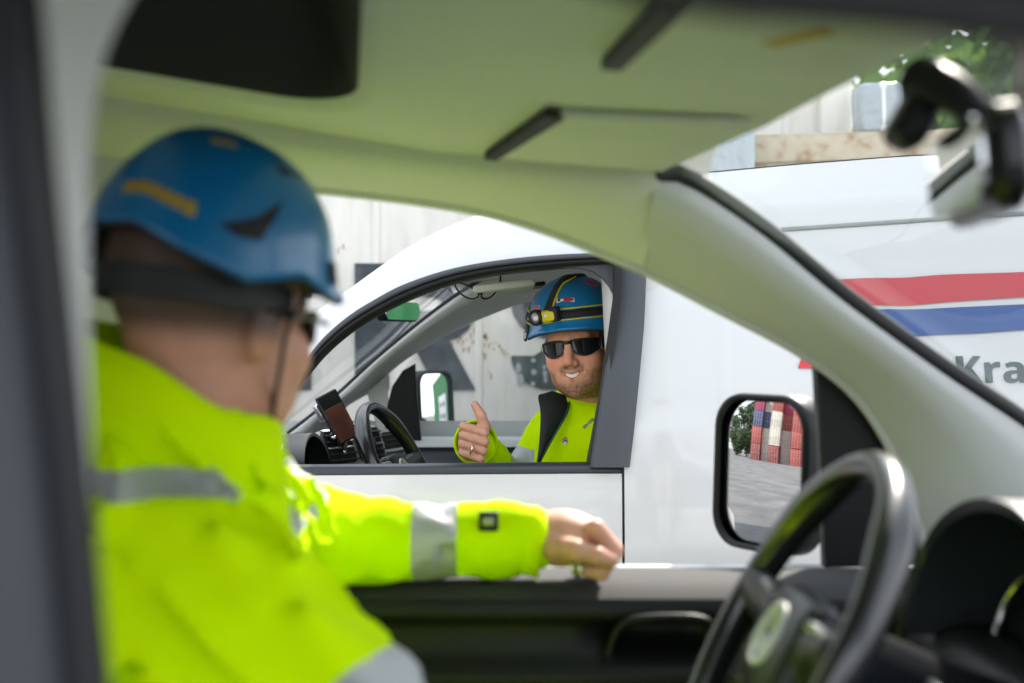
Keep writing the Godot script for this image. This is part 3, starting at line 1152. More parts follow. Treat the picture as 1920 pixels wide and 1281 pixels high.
	obj("quarter_post", slab([PL([[688, 736], [700, 780], [716, 828]], 4.27), PL([[724, 704], [728, 770], [738, 828]], 4.27)], Vector3(0, 0, -0.03)), M.trim_smooth, v)
	obj("mirror_panel", flat_plate([[722, 800], [726, 760], [735, 725], [755, 695], [778, 682], [781, 740], [790, 830], [724, 830]], 4.25, 0.03, 0.004), M.black, v)
	var dr := []
	for q in [[1.02, 4.44], [1.035, 4.42], [1.033, 4.24], [1.015, 4.215], [0.985, 4.23], [0.98, 4.20], [0.93, 4.20], [0.5, 4.26]]:
		var r := PackedVector3Array()
		for k in 8:
			r.append(Vector3(lerpf(-0.5, 0.55, k / 7.0), q[0], -q[1]))
		dr.append(r)
	var st := tool()
	grid(st, [dr[0], dr[1], dr[2], dr[3]])
	obj("door_ledge", done(st), M.trim_smooth, v)
	st = tool()
	grid(st, [dr[3], dr[4], dr[5], dr[6], dr[7]])
	obj("door_panel", done(st), M.slate, v)
	obj("window_pane", sheet([PackedVector3Array([Vector3(-0.5, 1.03, -4.335), Vector3(0.56, 1.03, -4.335)]), PackedVector3Array([Vector3(-0.36, 1.30, -4.325), Vector3(0.56, 1.30, -4.325)]), PackedVector3Array([Vector3(0.0, 1.52, -4.30), Vector3(0.56, 1.55, -4.30)])]), M.glass, v)
	obj("partition", rbox(Transform3D(Basis.IDENTITY, Vector3(0.63, 1.0, MIDZ)), Vector3(0.03, 1.15, 1.5), 0.01), M.trim_smooth, v)
	obj("post_trim", rbox(Transform3D(Basis(Vector3.BACK, 0.05), Vector3(0.29, 1.32, -2.80)), Vector3(0.16, 0.5, 0.10), 0.04), M.trim_smooth, v)
	obj("floor", rbox(Transform3D(Basis.IDENTITY, Vector3(-0.1, 0.4, MIDZ)), Vector3(1.6, 0.05, 1.6), 0.01), M.seat, v)
	st = tool()
	rbox_into(st, Transform3D(Basis(Vector3.BACK, 0.0), Vector3(0.18, 0.60, -3.12)), Vector3(0.5, 0.16, 0.48), 0.06)
	rbox_into(st, Transform3D(Basis(Vector3.BACK, -0.25), Vector3(0.455, 0.93, -3.12)), Vector3(0.13, 0.64, 0.46), 0.06)
	obj("seat", done(st), M.seat, v)
	obj("head_restraint", rbox(Transform3D(Basis(Vector3.BACK, -0.2), Vector3(0.50, 1.33, -3.14)), Vector3(0.1, 0.18, 0.26), 0.045), M.seat, v)
	# sun visor
	obj("sun_visor", rbox(Transform3D(Basis(Vector3.BACK, 0.12), Vector3(-0.02, 1.512, -3.36)), Vector3(0.16, 0.02, 0.36), 0.009), M.trim, v)
	obj("visor_mount", rbox(Transform3D(Basis(Vector3.BACK, 0.1), Vector3(0.035, 1.528, -3.62)), Vector3(0.12, 0.012, 0.2), 0.005), M.black, v)
	# rear-view mirror
	var mc := P(755, 583, 3.62)
	var mn := Vector3(0.72, 0.02, -0.69) - (mc - EYE).normalized()
	var mxf := Transform3D(facing(mn), mc)
	var rm := obj("rear_view_mirror", plate(mxf * Transform3D(Basis.IDENTITY, Vector3(0, 0, -0.03)), round_rect(0.235, 0.062, 0.026, 6), 0.028, 0.005), M.black, v)
	obj("mirror_glass", plate(mxf * Transform3D(Basis.IDENTITY, Vector3(0, 0, -0.0005)), round_rect(0.222, 0.052, 0.022, 6), 0.003), M.mirror, rm)
	obj("stem", tube(PackedVector3Array([mxf * Vector3(0, 0.0, -0.02), mxf * Vector3(0, 0.07, -0.07)]), 0.010, 8), M.black, rm)
	# passenger door mirror, showing the green container
	var dm := P(818, 758, 4.60)
	door_mirror(v, dm, Vector3(0.985, 0.03, -0.17) - (dm - EYE).normalized(), 0.165, 0.228, 0.045, 2.4, P(770, 800, 4.45))

	# dashboard
	rows = []
	for q in [[-1.0, 1.02], [-0.85, 1.035], [-0.66, 1.03], [-0.60, 1.01], [-0.56, 0.96], [-0.55, 0.8], [-0.6, 0.45]]:
		var r := PackedVector3Array()
		for k in 9:
			r.append(Vector3(q[0] - 0.03 * sin(PI * k / 8.0), q[1], lerpf(-2.86, -4.22, k / 8.0)))
		rows.append(r)
	obj("dashboard", sheet(rows), M.dash, v)
	# instrument hood: an arch over the cluster, opening towards the driver
	rows = []
	for i in 9:
		var t := i / 8.0
		var r := PackedVector3Array()
		for k in 17:
			var a := PI * k / 16.0
			var h := 0.098 * (1.0 - 0.55 * t * t)
			r.append(Vector3(-0.475 - 0.30 * t - 0.02 * sin(a), 1.045 + sin(a) * h, -3.10 + cos(a) * (0.20 - 0.02 * t)))
		rows.append(r)
	obj("instrument_hood", slab(rows, Vector3(0, -0.008, 0)), M.dash, v)
	obj("instrument_panel", rbox(Transform3D(Basis(Vector3.BACK, 0.25), Vector3(-0.545, 1.055, -3.10)), Vector3(0.03, 0.16, 0.36), 0.01), M.gloss_black, v)
	obj("dash_side", rbox(Transform3D(Basis(Vector3.BACK, -0.05), Vector3(-0.53, 0.98, -2.93)), Vector3(0.14, 0.19, 0.10), 0.03), M.dash, v)
	# centre vents in a silver frame
	var vx := Transform3D(facing(Vector3(0.80, 0.35, 0.48)), P(668, 838, 3.42))
	var bez := obj("vent_bezel", plate(vx * Transform3D(Basis.IDENTITY, Vector3(0, 0, -0.03)), round_rect(0.27, 0.115, 0.02, 5), 0.025, 0.004), M.silver, v)
	for s in [-1.0, 1.0]:
		obj("vent_cavity", plate(vx * Transform3D(Basis.IDENTITY, Vector3(s * 0.064, 0.004, -0.0045)), round_rect(0.112, 0.09, 0.012, 4), 0.003), M.rubber, bez)
		for k in 5:
			obj("vent_slat", rbox(vx * Transform3D(Basis(Vector3.RIGHT, 0.5), Vector3(s * 0.064, 0.038 - 0.0175 * k, 0.003)), Vector3(0.108, 0.0035, 0.014), 0.0015), M.silver if k == 2 else M.dash, bez)
		obj("vent_tab", rbox(vx * Transform3D(Basis.IDENTITY, Vector3(s * 0.064, 0.004, 0.012)), Vector3(0.014, 0.024, 0.012), 0.003), M.slate, bez)
	var sx := Transform3D(facing(Vector3(0.85, 0.35, 0.4)), P(737, 825, 3.75))
	var bz := obj("vent_bezel", plate(sx * Transform3D(Basis.IDENTITY, Vector3(0, 0, -0.02)), round_rect(0.14, 0.075, 0.018, 5), 0.02, 0.004), M.silver, v)
	obj("vent_cavity", plate(sx * Transform3D(Basis.IDENTITY, Vector3(0, 0, 0.0005)), round_rect(0.115, 0.052, 0.012, 5), 0.002), M.rubber, bz)
	for k in 3:
		obj("vent_slat", rbox(sx * Transform3D(Basis(Vector3.RIGHT, 0.5), Vector3(0, 0.016 - 0.016 * k, 0.004)), Vector3(0.112, 0.003, 0.01), 0.001), M.dash, bz)
	# steering wheel
	var wb := Basis(Vector3.UP, deg_to_rad(-11.0)) * Basis(Vector3(0, 0, -1), Vector3(-sin(deg_to_rad(28)), cos(deg_to_rad(28)), 0), Vector3(cos(deg_to_rad(28)), sin(deg_to_rad(28)), 0))
	steering_wheel(v, P(752, 884, 3.18), wb, 0.182)

	# decals on the load panel: stripes and lettering follow the panel
	decal(v, "red_stripe", [[1470, 545], [1530, 528], [1620, 521], [1700, 520], [1780, 514], [1930, 509], [2060, 500]], [[1472, 546], [1540, 580], [1640, 572], [1700, 573], [1780, 566], [1930, 556], [2060, 546]], M.decal_red)
	decal(v, "blue_stripe", [[1540, 594], [1600, 584], [1650, 580], [1720, 580], [1800, 576], [1930, 570], [2060, 562]], [[1542, 596], [1620, 640], [1720, 630], [1780, 627], [1830, 625], [1930, 618], [2060, 610]], M.decal_blue)
	decal(v, "red_corner", [[1503, 660], [1545, 655], [1590, 650]], [[1491, 690], [1540, 690], [1590, 690]], M.red)
	var font := SystemFont.new()
	font.font_names = PackedStringArray(["Droid Sans"])
	font.font_weight = 700
	var cur := P(1797, 692, 2.68).x
	for ch in ["K", "r", "a"]:
		var tm := TextMesh.new()
		tm.font = font
		tm.text = ch
		tm.font_size = 64
		tm.pixel_size = 0.001
		tm.depth = 0.003
		var o := obj("lettering", tm, M.decal_grey, v)
		var box := tm.get_aabb()
		var sc := 0.0575 / 0.0457
		o.scale = Vector3(sc * 1.22, sc, 1)
		o.rotation.x = -0.226
		o.position = Vector3(cur - box.position.x * sc * 1.22, 1.309, side_z(1.325) + 0.010) - base
		cur += box.size.x * sc * 1.22 + 0.0065

# A strip of thin film on the load panel between two lines given in picture points.
func decal(parent: Node, called: String, a: Array, b: Array, m: Material) -> void:
	var top := even(curve(PL(a, 2.72), 6), 30)
	var bot := even(curve(PL(b, 2.72), 6), 30)
	var rows := []
	for k in 7:
		var r := mixed(top, bot, k / 6.0)
		for i in r.size():
			r[i].z = side_z(r[i].y * 1.815 / at_x(ROOF, r[i].x) if r[i].y > 1.2 else r[i].y) + 0.004 + 0.006
		rows.append(r)
	obj(called, sheet(rows), m, parent)

# ---------- the van the camera looks through ----------
func roof_edge_y(x: float) -> float:
	return 1.600 - 0.08 * x + 0.09 * maxf(0.0, -x - 0.1)

func ceiling_y(x: float, d: float) -> float:
	return roof_edge_y(x) + 0.045 * sin(PI * clampf((d - 0.35) / 1.23, 0, 1))

func front_x(d: float) -> float:
	return at_x([[0.2, 0.2], [0.5, 0.33], [0.9, 0.372], [1.04, 0.35], [1.35, 0.275], [1.58, 0.19]], d)

# how far inside the overhead shelf opening (plan view, rounded corners), in metres
func shelf_in(x: float, d: float) -> float:
	var c := Vector2(-0.39, 1.03)
	var h := Vector2(0.27 - 0.04 * (d - 1.1) / 0.3, 0.455)
	var q := (Vector2(x, d) - c).abs() - h + Vector2(0.11, 0.11)
	return -(Vector2(maxf(q.x, 0), maxf(q.y, 0)).length() + minf(maxf(q.x, q.y), 0.0) - 0.11)

func near_van() -> void:
	var base := Vector3(-0.6, 0, -0.98)
	var v := thing("parked_van", base, "white van around the yellow-jacketed driver, with pale headliner, steering wheel and black dashboard", "van")
	# headliner with the overhead shelf sunk into it
	var xs := 150
	var ds := 124
	var pts := []
	for j in ds + 1:
		var d := lerpf(0.34, 1.58, float(j) / ds)
		var r := PackedVector3Array()
		for i in xs + 1:
			var x := lerpf(-0.95, front_x(d), float(i) / xs)
			var y := ceiling_y(x, d)
			var s := shelf_in(x, d)
			var dd := d
			if absf(s - 0.012) < 0.007:
				var gx := (shelf_in(x + 0.002, d) - s) / 0.002
				var gd := (shelf_in(x, d + 0.002) - s) / 0.002
				var gl := maxf(gx * gx + gd * gd, 0.3)
				x -= (s - 0.012) * gx / gl
				dd -= (s - 0.012) * gd / gl
				s = 0.012
				y = ceiling_y(x, dd)
			y += 0.13 * smoothstep(0.0, 0.075, s)
			r.append(Vector3(x, y, -dd))
		pts.append(r)
	var st := tool()
	var sh := tool()
	for j in ds:
		for i in xs:
			var m: Vector3 = (pts[j][i] + pts[j + 1][i + 1]) / 2
			quad(sh if shelf_in(m.x, -m.z) > 0.012 else st, pts[j][i], pts[j][i + 1], pts[j + 1][i + 1], pts[j + 1][i])
	var hl := obj("headliner", done(st), M.trim, v)
	obj("overhead_shelf", done(sh), M.rubber, hl)
	# roof skin
	var rows := []
	for i in 22:
		var x := lerpf(-3.2, 0.36, i / 21.0)
		var r := PackedVector3Array()
		for k in 13:
			var u := k / 12.0
			r.append(Vector3(x + (0.05 * sin(PI * u) - 0.1) * clampf((x + 0.5) / 0.8, 0, 1), minf(1.82, 1.80 - 0.13 * clampf((x + 0.25) / 0.6, 0, 1)) + 0.025 * sin(PI * u) - 0.12 * pow(absf(2 * u - 1), 8), lerpf(-0.2, -1.76, u)))
		rows.append(r)
	obj("roof", sheet(rows), M.paint, v)

	# driver side: roof rail and windscreen pillar, between headliner edge (H) and window edge (W)
	var W1 := even(curve(PL([[180, 330], [480, 345], [600, 355], [750, 372], [900, 396], [1020, 430], [1120, 470], [1205, 505]], 1.68), 5), 26)
	var H1 := even(curve(PL([[120, 165], [480, 246], [600, 266], [750, 286], [900, 301], [1020, 312], [1120, 320], [1236, 328]], 1.575), 5), 26)
	obj("roof_rail", slab([shifted(H1, Vector3(0, 0.012, 0)), mixed(H1, W1, 0.1, Vector3(0, -0.004, 0.012)), mixed(H1, W1, 0.5, Vector3(0, 0, 0.022)), mixed(H1, W1, 0.9, Vector3(0, 0, 0.012)), W1], Vector3(0, 0.012, -0.03)), M.trim, v)
	var W2 := even(curve(PL([[1196, 500, 1.69], [1340, 575, 1.7], [1500, 660, 1.72], [1605, 742, 1.74], [1675, 850, 1.75], [1712, 950, 1.75], [1735, 1040, 1.75], [1745, 1100, 1.75]]), 5), 30)
	var S2 := even(curve(PL([[1226, 327, 1.59], [1290, 336, 1.59], [1430, 430, 1.62], [1580, 556, 1.65], [1760, 686, 1.68], [1920, 790, 1.70], [2040, 880, 1.72], [2100, 960, 1.73]]), 5), 30)
	obj("pillar_trim", slab([S2, mixed(S2, W2, 0.06, Vector3(0, 0, 0.02)), mixed(S2, W2, 0.3, Vector3(0, 0.0, 0.045)), mixed(S2, W2, 0.6, Vector3(0, 0, 0.04)), mixed(S2, W2, 0.92, Vector3(0, 0, 0.015)), W2], Vector3(0.01, 0.01, -0.035)), M.trim_smooth, v)
	var Wall := W1.duplicate()
	Wall.append_array(W2)
	obj("window_seal", tube(even(curve(Wall, 2), 60), 0.0075, 8), M.trim_smooth, v)
	obj("windscreen_seal", tube(mixed(S2, W2, 0.025, Vector3(0.002, 0.002, 0.008)), 0.0135, 8), M.rubber, v)
	# post beside the driver and partition behind
	obj("door_post", rbox(Transform3D(Basis.IDENTITY, Vector3(-0.74, 1.10, -1.665)), Vector3(0.80, 1.22, 0.05), 0.02), M.trim, v)
	obj("partition", rbox(Transform3D(Basis.IDENTITY, Vector3(-0.97, 1.05, -0.95)), Vector3(0.04, 1.4, 1.46), 0.01), M.trim, v)
	obj("belt", slab([PL([[168, 468, 1.58], [176, 560, 1.56], [182, 700, 1.54]]), PL([[204, 458, 1.60], [206, 560, 1.58], [206, 700, 1.56]])], Vector3(0, 0, -0.003)), M.silver_cloth, v)
	obj("belt_anchor", rbox(Transform3D(Basis(Vector3.BACK, 0.3), P(186, 466, 1.585)), Vector3(0.035, 0.016, 0.014), 0.005), M.white, v)
	# cargo body
	for z in [-0.1, -1.85]:
		obj("side_panel", rbox(Transform3D(Basis.IDENTITY, Vector3(-2.15, 1.02, z)), Vector3(2.3, 1.44, 0.04), 0.02), M.paint, v)
	obj("floor", rbox(Transform3D(Basis.IDENTITY, Vector3(-1.05, 0.36, -0.98)), Vector3(4.3, 0.08, 1.7), 0.03), M.seat, v)
	obj("rear_door", rbox(Transform3D(Basis.IDENTITY, Vector3(-3.3, 1.05, -0.98)), Vector3(0.05, 1.5, 1.7), 0.02), M.paint, v)

	# passenger door post that frames the picture: body edge, black seal, pale trim
	var trim_e := even(curve(PL([[310, -90, 0.70], [245, 0, 0.68], [192, 120, 0.66], [168, 280, 0.65], [164, 520, 0.64], [170, 800, 0.63], [184, 1100, 0.62], [196, 1400, 0.62]]), 5), 24)
	var seal_c := even(curve(PL([[8, -140, 0.56], [38, 0, 0.56], [66, 320, 0.55], [102, 640, 0.55], [136, 960, 0.55], [165, 1281, 0.55], [180, 1420, 0.55]]), 5), 24)
	var post := obj("door_post", slab([trim_e, mixed(trim_e, seal_c, 0.12, Vector3(-0.004, 0, 0.012)), mixed(trim_e, seal_c, 0.5, Vector3(-0.002, 0, 0.018)), seal_c], Vector3(-0.06, 0, -0.02)), M.post, v)
	obj("seal", tube(seal_c, 0.0095, 10), M.rubber, post)
	var edge := shifted(seal_c, Vector3(-0.008, 0, 0.012))
	obj("body_edge", slab([shifted(edge, Vector3(0.0, 0, -0.01)), shifted(edge, Vector3(-0.012, 0, 0.008)), shifted(edge, Vector3(-0.05, 0, 0.014)), shifted(edge, Vector3(-0.2, 0, 0.02))], Vector3(0, 0, -0.04)), M.clad, post)
	# upper edge of the passenger door opening with its black seal
	var top_e := even(curve(PL([[-400, -330, 0.42], [200, -290, 0.42], [700, -190, 0.42], [1000, -105, 0.42], [1290, -22, 0.42], [1600, 2, 0.42], [1920, 38, 0.42], [2250, 110, 0.42], [2900, 480, 0.42], [3700, 1100, 0.42], [4600, 1800, 0.42]]), 5), 44)
	var hdr := obj("door_header", tube(top_e, 0.0085, 10), M.rubber, v)
	obj("trim_edge", slab([shifted(top_e, Vector3(0, 0.006, -0.004)), mixed(top_e, top_e, 0, Vector3(0, 0.03, -0.03)), shifted(top_e, Vector3(0, 0.06, 0.01))], Vector3(0, 0.01, -0.004)), M.black, hdr)

	# sun visors, laid against the headliner, with a dark strip as painted shade of each rear gap
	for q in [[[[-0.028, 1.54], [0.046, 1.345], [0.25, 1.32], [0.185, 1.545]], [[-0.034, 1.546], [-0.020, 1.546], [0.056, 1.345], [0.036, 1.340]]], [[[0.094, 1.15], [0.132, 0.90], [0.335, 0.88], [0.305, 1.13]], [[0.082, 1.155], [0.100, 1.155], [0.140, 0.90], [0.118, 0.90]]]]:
		var top := PackedVector3Array()
		var poly := V2(q[0])
		var st2 := tool()
		var rws := []
		for i in 7:
			var row := PackedVector3Array()
			for k in 7:
				var a := poly[0].lerp(poly[3], i / 6.0)
				var b := poly[1].lerp(poly[2], i / 6.0)
				var c := a.lerp(b, k / 6.0)
				var rim := minf(minf(i, 6 - i), minf(k, 6 - k))
				row.append(Vector3(c.x, ceiling_y(c.x, c.y) - 0.010 - 0.009 * minf(rim, 1.0), -c.y))
			rws.append(row)
		slab_into(st2, rws, Vector3(0, 0.007, 0))
		var vis := obj("sun_visor", done(st2), M.trim, v)
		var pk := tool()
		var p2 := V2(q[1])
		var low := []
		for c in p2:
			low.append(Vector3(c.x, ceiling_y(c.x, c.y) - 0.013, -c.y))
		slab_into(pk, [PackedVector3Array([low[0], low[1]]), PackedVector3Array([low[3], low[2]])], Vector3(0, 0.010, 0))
		obj("visor_gap_shade", done(pk), M.rubber, vis)
	obj("warning_label", slab([PackedVector3Array([Vector3(0.20, ceiling_y(0.2, 1.0) - 0.021, -1.0), Vector3(0.235, ceiling_y(0.235, 0.95) - 0.021, -0.95)]), PackedVector3Array([Vector3(0.212, ceiling_y(0.212, 1.01) - 0.021, -1.01), Vector3(0.247, ceiling_y(0.247, 0.96) - 0.021, -0.96)])], Vector3(0, 0.002, 0)), M.ochre, v)

	# windscreen
	rows = []
	for i in 11:
		var t := i / 10.0
		var row := PackedVector3Array()
		for k in 21:
			var d := lerpf(1.585, 0.3, k / 20.0)
			var bow := sin(PI * k / 20.0)
			var a := Vector3(front_x(d), ceiling_y(front_x(d), d) + 0.004, -d)
			var b := Vector3(1.0 + 0.14 * bow, 1.02, -lerpf(1.76, 0.2, k / 20.0))
			row.append(a.lerp(b, t) + Vector3(0.01, 0.02, 0) * sin(PI * t))
		rows.append(row)
	obj("windscreen", sheet(rows), M.glass, v)

	# rear-view mirror under the windscreen top
	var mc := P(1788, 322, 0.95)
	var mb := facing(Vector3(-0.965, -0.08, -0.12))
	var mx := Transform3D(mb, mc)
	var rv := obj("rear_view_mirror", plate(mx * Transform3D(Basis.IDENTITY, Vector3(0, 0, -0.034)), round_rect(0.19, 0.078, 0.03, 6), 0.026, 0.008), M.gloss_black, v)
	obj("mirror_glass", plate(mx * Transform3D(Basis.IDENTITY, Vector3(0, 0, -0.002)), round_rect(0.174, 0.062, 0.024, 6), 0.0035), M.mirror, rv)
	obj("stem", tube(curve(PL([[1725, 150, 1.02], [1790, 175, 0.98], [1850, 235, 0.96], [1900, 300, 0.95], [1900, 360, 0.95], [1850, 395, 0.95]]), 4), [0.020, 0.019, 0.018, 0.017, 0.016, 0.015, 0.014, 0.013, 0.013, 0.012, 0.012, 0.012, 0.012, 0.012, 0.012, 0.012, 0.012, 0.011, 0.011, 0.010, 0.010], 10), M.black, rv)
	obj("mount", rbox(Transform3D(Basis(Vector3.BACK, -0.5), P(1712, 225, 1.02)), Vector3(0.03, 0.05, 0.05), 0.012), M.black, rv)

	# driver's door: inner panel with pull recess
	rows = []
	var prof := [[1.030, 1.80], [1.050, 1.77], [1.060, 1.70], [1.064, 1.61], [1.060, 1.575], [1.050, 1.556], [1.036, 1.548], [1.026, 1.551], [1.020, 1.562], [1.010, 1.565], [1.000, 1.564], [0.990, 1.562], [0.980, 1.56], [0.972, 1.553], [0.962, 1.540], [0.950, 1.538], [0.940, 1.548], [0.91, 1.562], [0.8, 1.57], [0.6, 1.58], [0.42, 1.58]]
	st = tool()
	sh = tool()
	var cells := []
	for q in prof:
		var row := PackedVector3Array()
		for k in 61:
			var x := lerpf(-0.60, 0.66, k / 60.0)
			var d: float = q[1]
			var inside := smoothstep(0.10, 0.14, x) * (1 - smoothstep(0.245, 0.275, x)) * smoothstep(0.975, 0.984, q[0]) * (1 - smoothstep(1.012, 1.022, q[0]))
			row.append(Vector3(x, q[0], -d - 0.06 * inside))
		cells.append(row)
	for i in cells.size() - 1:
		for k in 60:
			quad(st if i < 5 else sh, cells[i][k], cells[i][k + 1], cells[i + 1][k + 1], cells[i + 1][k])
	var dp := obj("door_panel", done(sh), M.black, v)
	obj("door_sill", done(st), M.seat, dp)
	obj("door_handle", tube(curve(PL([[1140, 1228, 1.545], [1160, 1178, 1.54], [1200, 1160, 1.535], [1300, 1158, 1.535], [1340, 1172, 1.54]]), 4), 0.005, 8), M.black, dp)
	obj("door_skin", rbox(Transform3D(Basis.IDENTITY, Vector3(0.03, 0.70, -1.855)), Vector3(1.26, 0.68, 0.03), 0.012), M.paint, v)
	obj("front_wing", rbox(Transform3D(Basis.IDENTITY, Vector3(1.15, 0.68, -1.84)), Vector3(0.96, 0.66, 0.04), 0.02), M.paint, v)
	# black panel in the window corner that carries the door mirror
	obj("mirror_panel", flat_plate([[1530, 672], [1612, 744], [1682, 850], [1718, 950], [1742, 1062], [1548, 1066], [1540, 860]], 1.765, 0.03, 0.004), M.black, v)
	var dm := P(1424, 887, 1.96)
	door_mirror(v, dm, MIRROR_TO - (dm - EYE).normalized(), 0.178, 0.226, 0.05, 1.5, P(1600, 950, 1.80))

	# dashboard, instrument hood, cluster
	rows = []
	for q in [[1.12, 1.02], [0.9, 1.055], [0.66, 1.06], [0.56, 1.045], [0.52, 1.0], [0.50, 0.85], [0.55, 0.5]]:
		var row := PackedVector3Array()
		for k in 15:
			var u := k / 14.0
			row.append(Vector3(q[0] + 0.05 * sin(PI * u), q[1] + 0.012 * sin(PI * u), lerpf(-1.74, -0.22, u)))
		rows.append(row)
	obj("dashboard", sheet(rows), M.slate, v)
	rows = []
	for i in 11:
		var t := i / 10.0
		var row := PackedVector3Array()
		for k in 21:
			var a := PI * k / 20.0
			var h := 0.165 * (1.0 - 0.5 * t * t)
			row.append(Vector3(0.445 + 0.36 * t + 0.03 * sin(a), 1.05 + pow(sin(a), 0.7) * h, -1.22 + cos(a) * (0.20 - 0.03 * t)))
		rows.append(row)
	obj("instrument_hood", slab(rows, Vector3(0.004, -0.012, 0)), M.slate, v)
	var cl := obj("instrument_panel", rbox(Transform3D(Basis(Vector3.BACK, -0.35), Vector3(0.57, 1.06, -1.22)), Vector3(0.04, 0.24, 0.36), 0.012), M.gloss_black, v)
	for s in [-1.0, 1.0]:
		obj("dial_ring", tube(ring_at(Vector3(0.535, 1.07, -1.22 + s * 0.09), Vector3(0.0, 0, 0.062), Vector3(0.02, 0.058, 0), 28), 0.004, 6, 1.0, true), M.chrome, cl)
	obj("dash_lower", rbox(Transform3D(Basis(Vector3.BACK, -0.12), Vector3(0.53, 0.90, -1.2)), Vector3(0.16, 0.30, 0.66), 0.05), M.black, v)
	obj("side_vent", rbox(Transform3D(Basis(Vector3.BACK, -0.25), Vector3(0.50, 1.02, -1.60)), Vector3(0.06, 0.08, 0.14), 0.018), M.black, v)
	obj("column_cowl", tube(PackedVector3Array([Vector3(0.40, 1.01, -1.2), Vector3(0.56, 0.94, -1.2)]), [0.055, 0.075], 14), M.black, v)
	obj("indicator_stalk", tube(PackedVector3Array([Vector3(0.375, 1.06, -1.12), Vector3(0.365, 1.062, -1.02), Vector3(0.352, 1.062, -0.96)]), [0.008, 0.010, 0.013], 10), M.slate, v)
	obj("stalk_tip", tube(PackedVector3Array([Vector3(0.351, 1.062, -0.955), Vector3(0.346, 1.062, -0.925)]), [0.013, 0.009], 10), M.silver, v)
	var wb := Basis(Vector3(0, 0, 1), Vector3(sin(deg_to_rad(30)), cos(deg_to_rad(30)), 0), Vector3(-cos(deg_to_rad(30)), sin(deg_to_rad(30)), 0))
	steering_wheel(v, P(1468, 1194, 1.2), wb, 0.186)

	# seat
	st = tool()
	rbox_into(st, Transform3D(Basis.IDENTITY, Vector3(-0.28, 0.585, -1.28)), Vector3(0.5, 0.16, 0.48), 0.06)
	rbox_into(st, Transform3D(Basis(Vector3.BACK, 0.22), Vector3(-0.565, 0.90, -1.30)), Vector3(0.13, 0.62, 0.44), 0.06)
	obj("seat", done(st), M.seat, v)
	obj("head_restraint", rbox(Transform3D(Basis(Vector3.BACK, 0.2), Vector3(-0.62, 1.30, -1.33)), Vector3(0.1, 0.18, 0.24), 0.045), M.seat, v)
	# nose and wheels
	rows = []
	for q in [[1.14, 1.01], [1.4, 0.95], [1.62, 0.82], [1.72, 0.62], [1.72, 0.3]]:
		var row := PackedVector3Array()
		for k in 9:
			var u := k / 8.0
			row.append(Vector3(q[0] - 0.1 * pow(absf(2 * u - 1), 3), q[1], lerpf(-0.14, -1.82, u)))
		rows.append(row)
	obj("bonnet", sheet(rows), M.paint, v)
	for wx in [-2.5, 1.1]:
		for z in [-0.22, -1.74]:
			var wxf := Transform3D(Basis.IDENTITY, Vector3(wx, 0.32, z))
			var w := obj("wheel", lathe(wxf, [[0.20, -0.1], [0.30, -0.1], [0.32, -0.07], [0.32, 0.07], [0.30, 0.1], [0.21, 0.1], [0.20, 0.07]], 28), M.rubber, v)
			obj("rim", lathe(wxf, [[0.205, 0.06], [0.19, 0.075], [0.08, 0.09], [0.0, 0.095]], 20), M.silver, w)
			obj("rim", lathe(wxf, [[0.205, -0.06], [0.19, -0.075], [0.08, -0.09], [0.0, -0.095]], 20), M.silver, w)

const MIRROR_TO := Vector3(-0.976, -0.045, -0.205)

# ---------- people ----------
func head_d(p: Vector3) -> float:
	var q := Vector3(absf(p.x), p.y, p.z)
	var d := ell(p, Vector3(0, 0.045, -0.018), Vector3(0.076, 0.092, 0.098))
	d = smin(d, ell(p, Vector3(0, -0.03, 0.018), Vector3(0.064, 0.086, 0.072)), 0.03)
	d = smin(d, ell(q, Vector3(0.032, -0.074, 0.022), Vector3(0.030, 0.034, 0.048)), 0.03)
	d = smin(d, p.distance_to(Vector3(0, -0.103, 0.064)) - 0.019, 0.034)
	d = smin(d, q.distance_to(Vector3(0.041, -0.030, 0.056)) - 0.0255, 0.022)
	d = smin(d, cap(q, Vector3(0, 0.024, 0.082), Vector3(0.04, 0.022, 0.069), 0.012, 0.010), 0.02)
	d = smin(d, cap(p, Vector3(0, 0.014, 0.088), Vector3(0, -0.030, 0.107), 0.0085, 0.0125), 0.013)
	d = smin(d, q.distance_to(Vector3(0.0145, -0.037, 0.097)) - 0.0085, 0.007)
	d = smin(d, ell(p, Vector3(0, -0.066, 0.060), Vector3(0.038, 0.030, 0.029)), 0.02)
	# smile folds, lips and the open mouth
	d = -smin(-d, cap(q, Vector3(0.021, -0.036, 0.097), Vector3(0.0400, -0.057, 0.081), 0.0016, 0.0004), 0.007)
	d = smin(d, cap(q, Vector3(0, -0.0598, 0.0885), Vector3(0.0325, -0.0545, 0.0745), 0.0040, 0.0022), 0.005)
	d = smin(d, cap(q, Vector3(0, -0.0762, 0.0875), Vector3(0.0315, -0.0595, 0.0745), 0.0050, 0.0022), 0.005)
	d = maxf(d, -(cap(q, Vector3(0, -0.0676, 0.0905), Vector3(0.0290, -0.0573, 0.0835), 0.0058, 0.0036)))
	d = maxf(d, -(q.distance_to(Vector3(0.033, 0.002, 0.100)) - 0.016))
	d = smin(d, ell(q, Vector3(0.078, -0.006, -0.014), Vector3(0.010, 0.032, 0.019)), 0.008)
	d = smin(d, cap(p, Vector3(0, -0.04, -0.028), Vector3(0, -0.23, -0.052), 0.056, 0.062), 0.03)
	return d

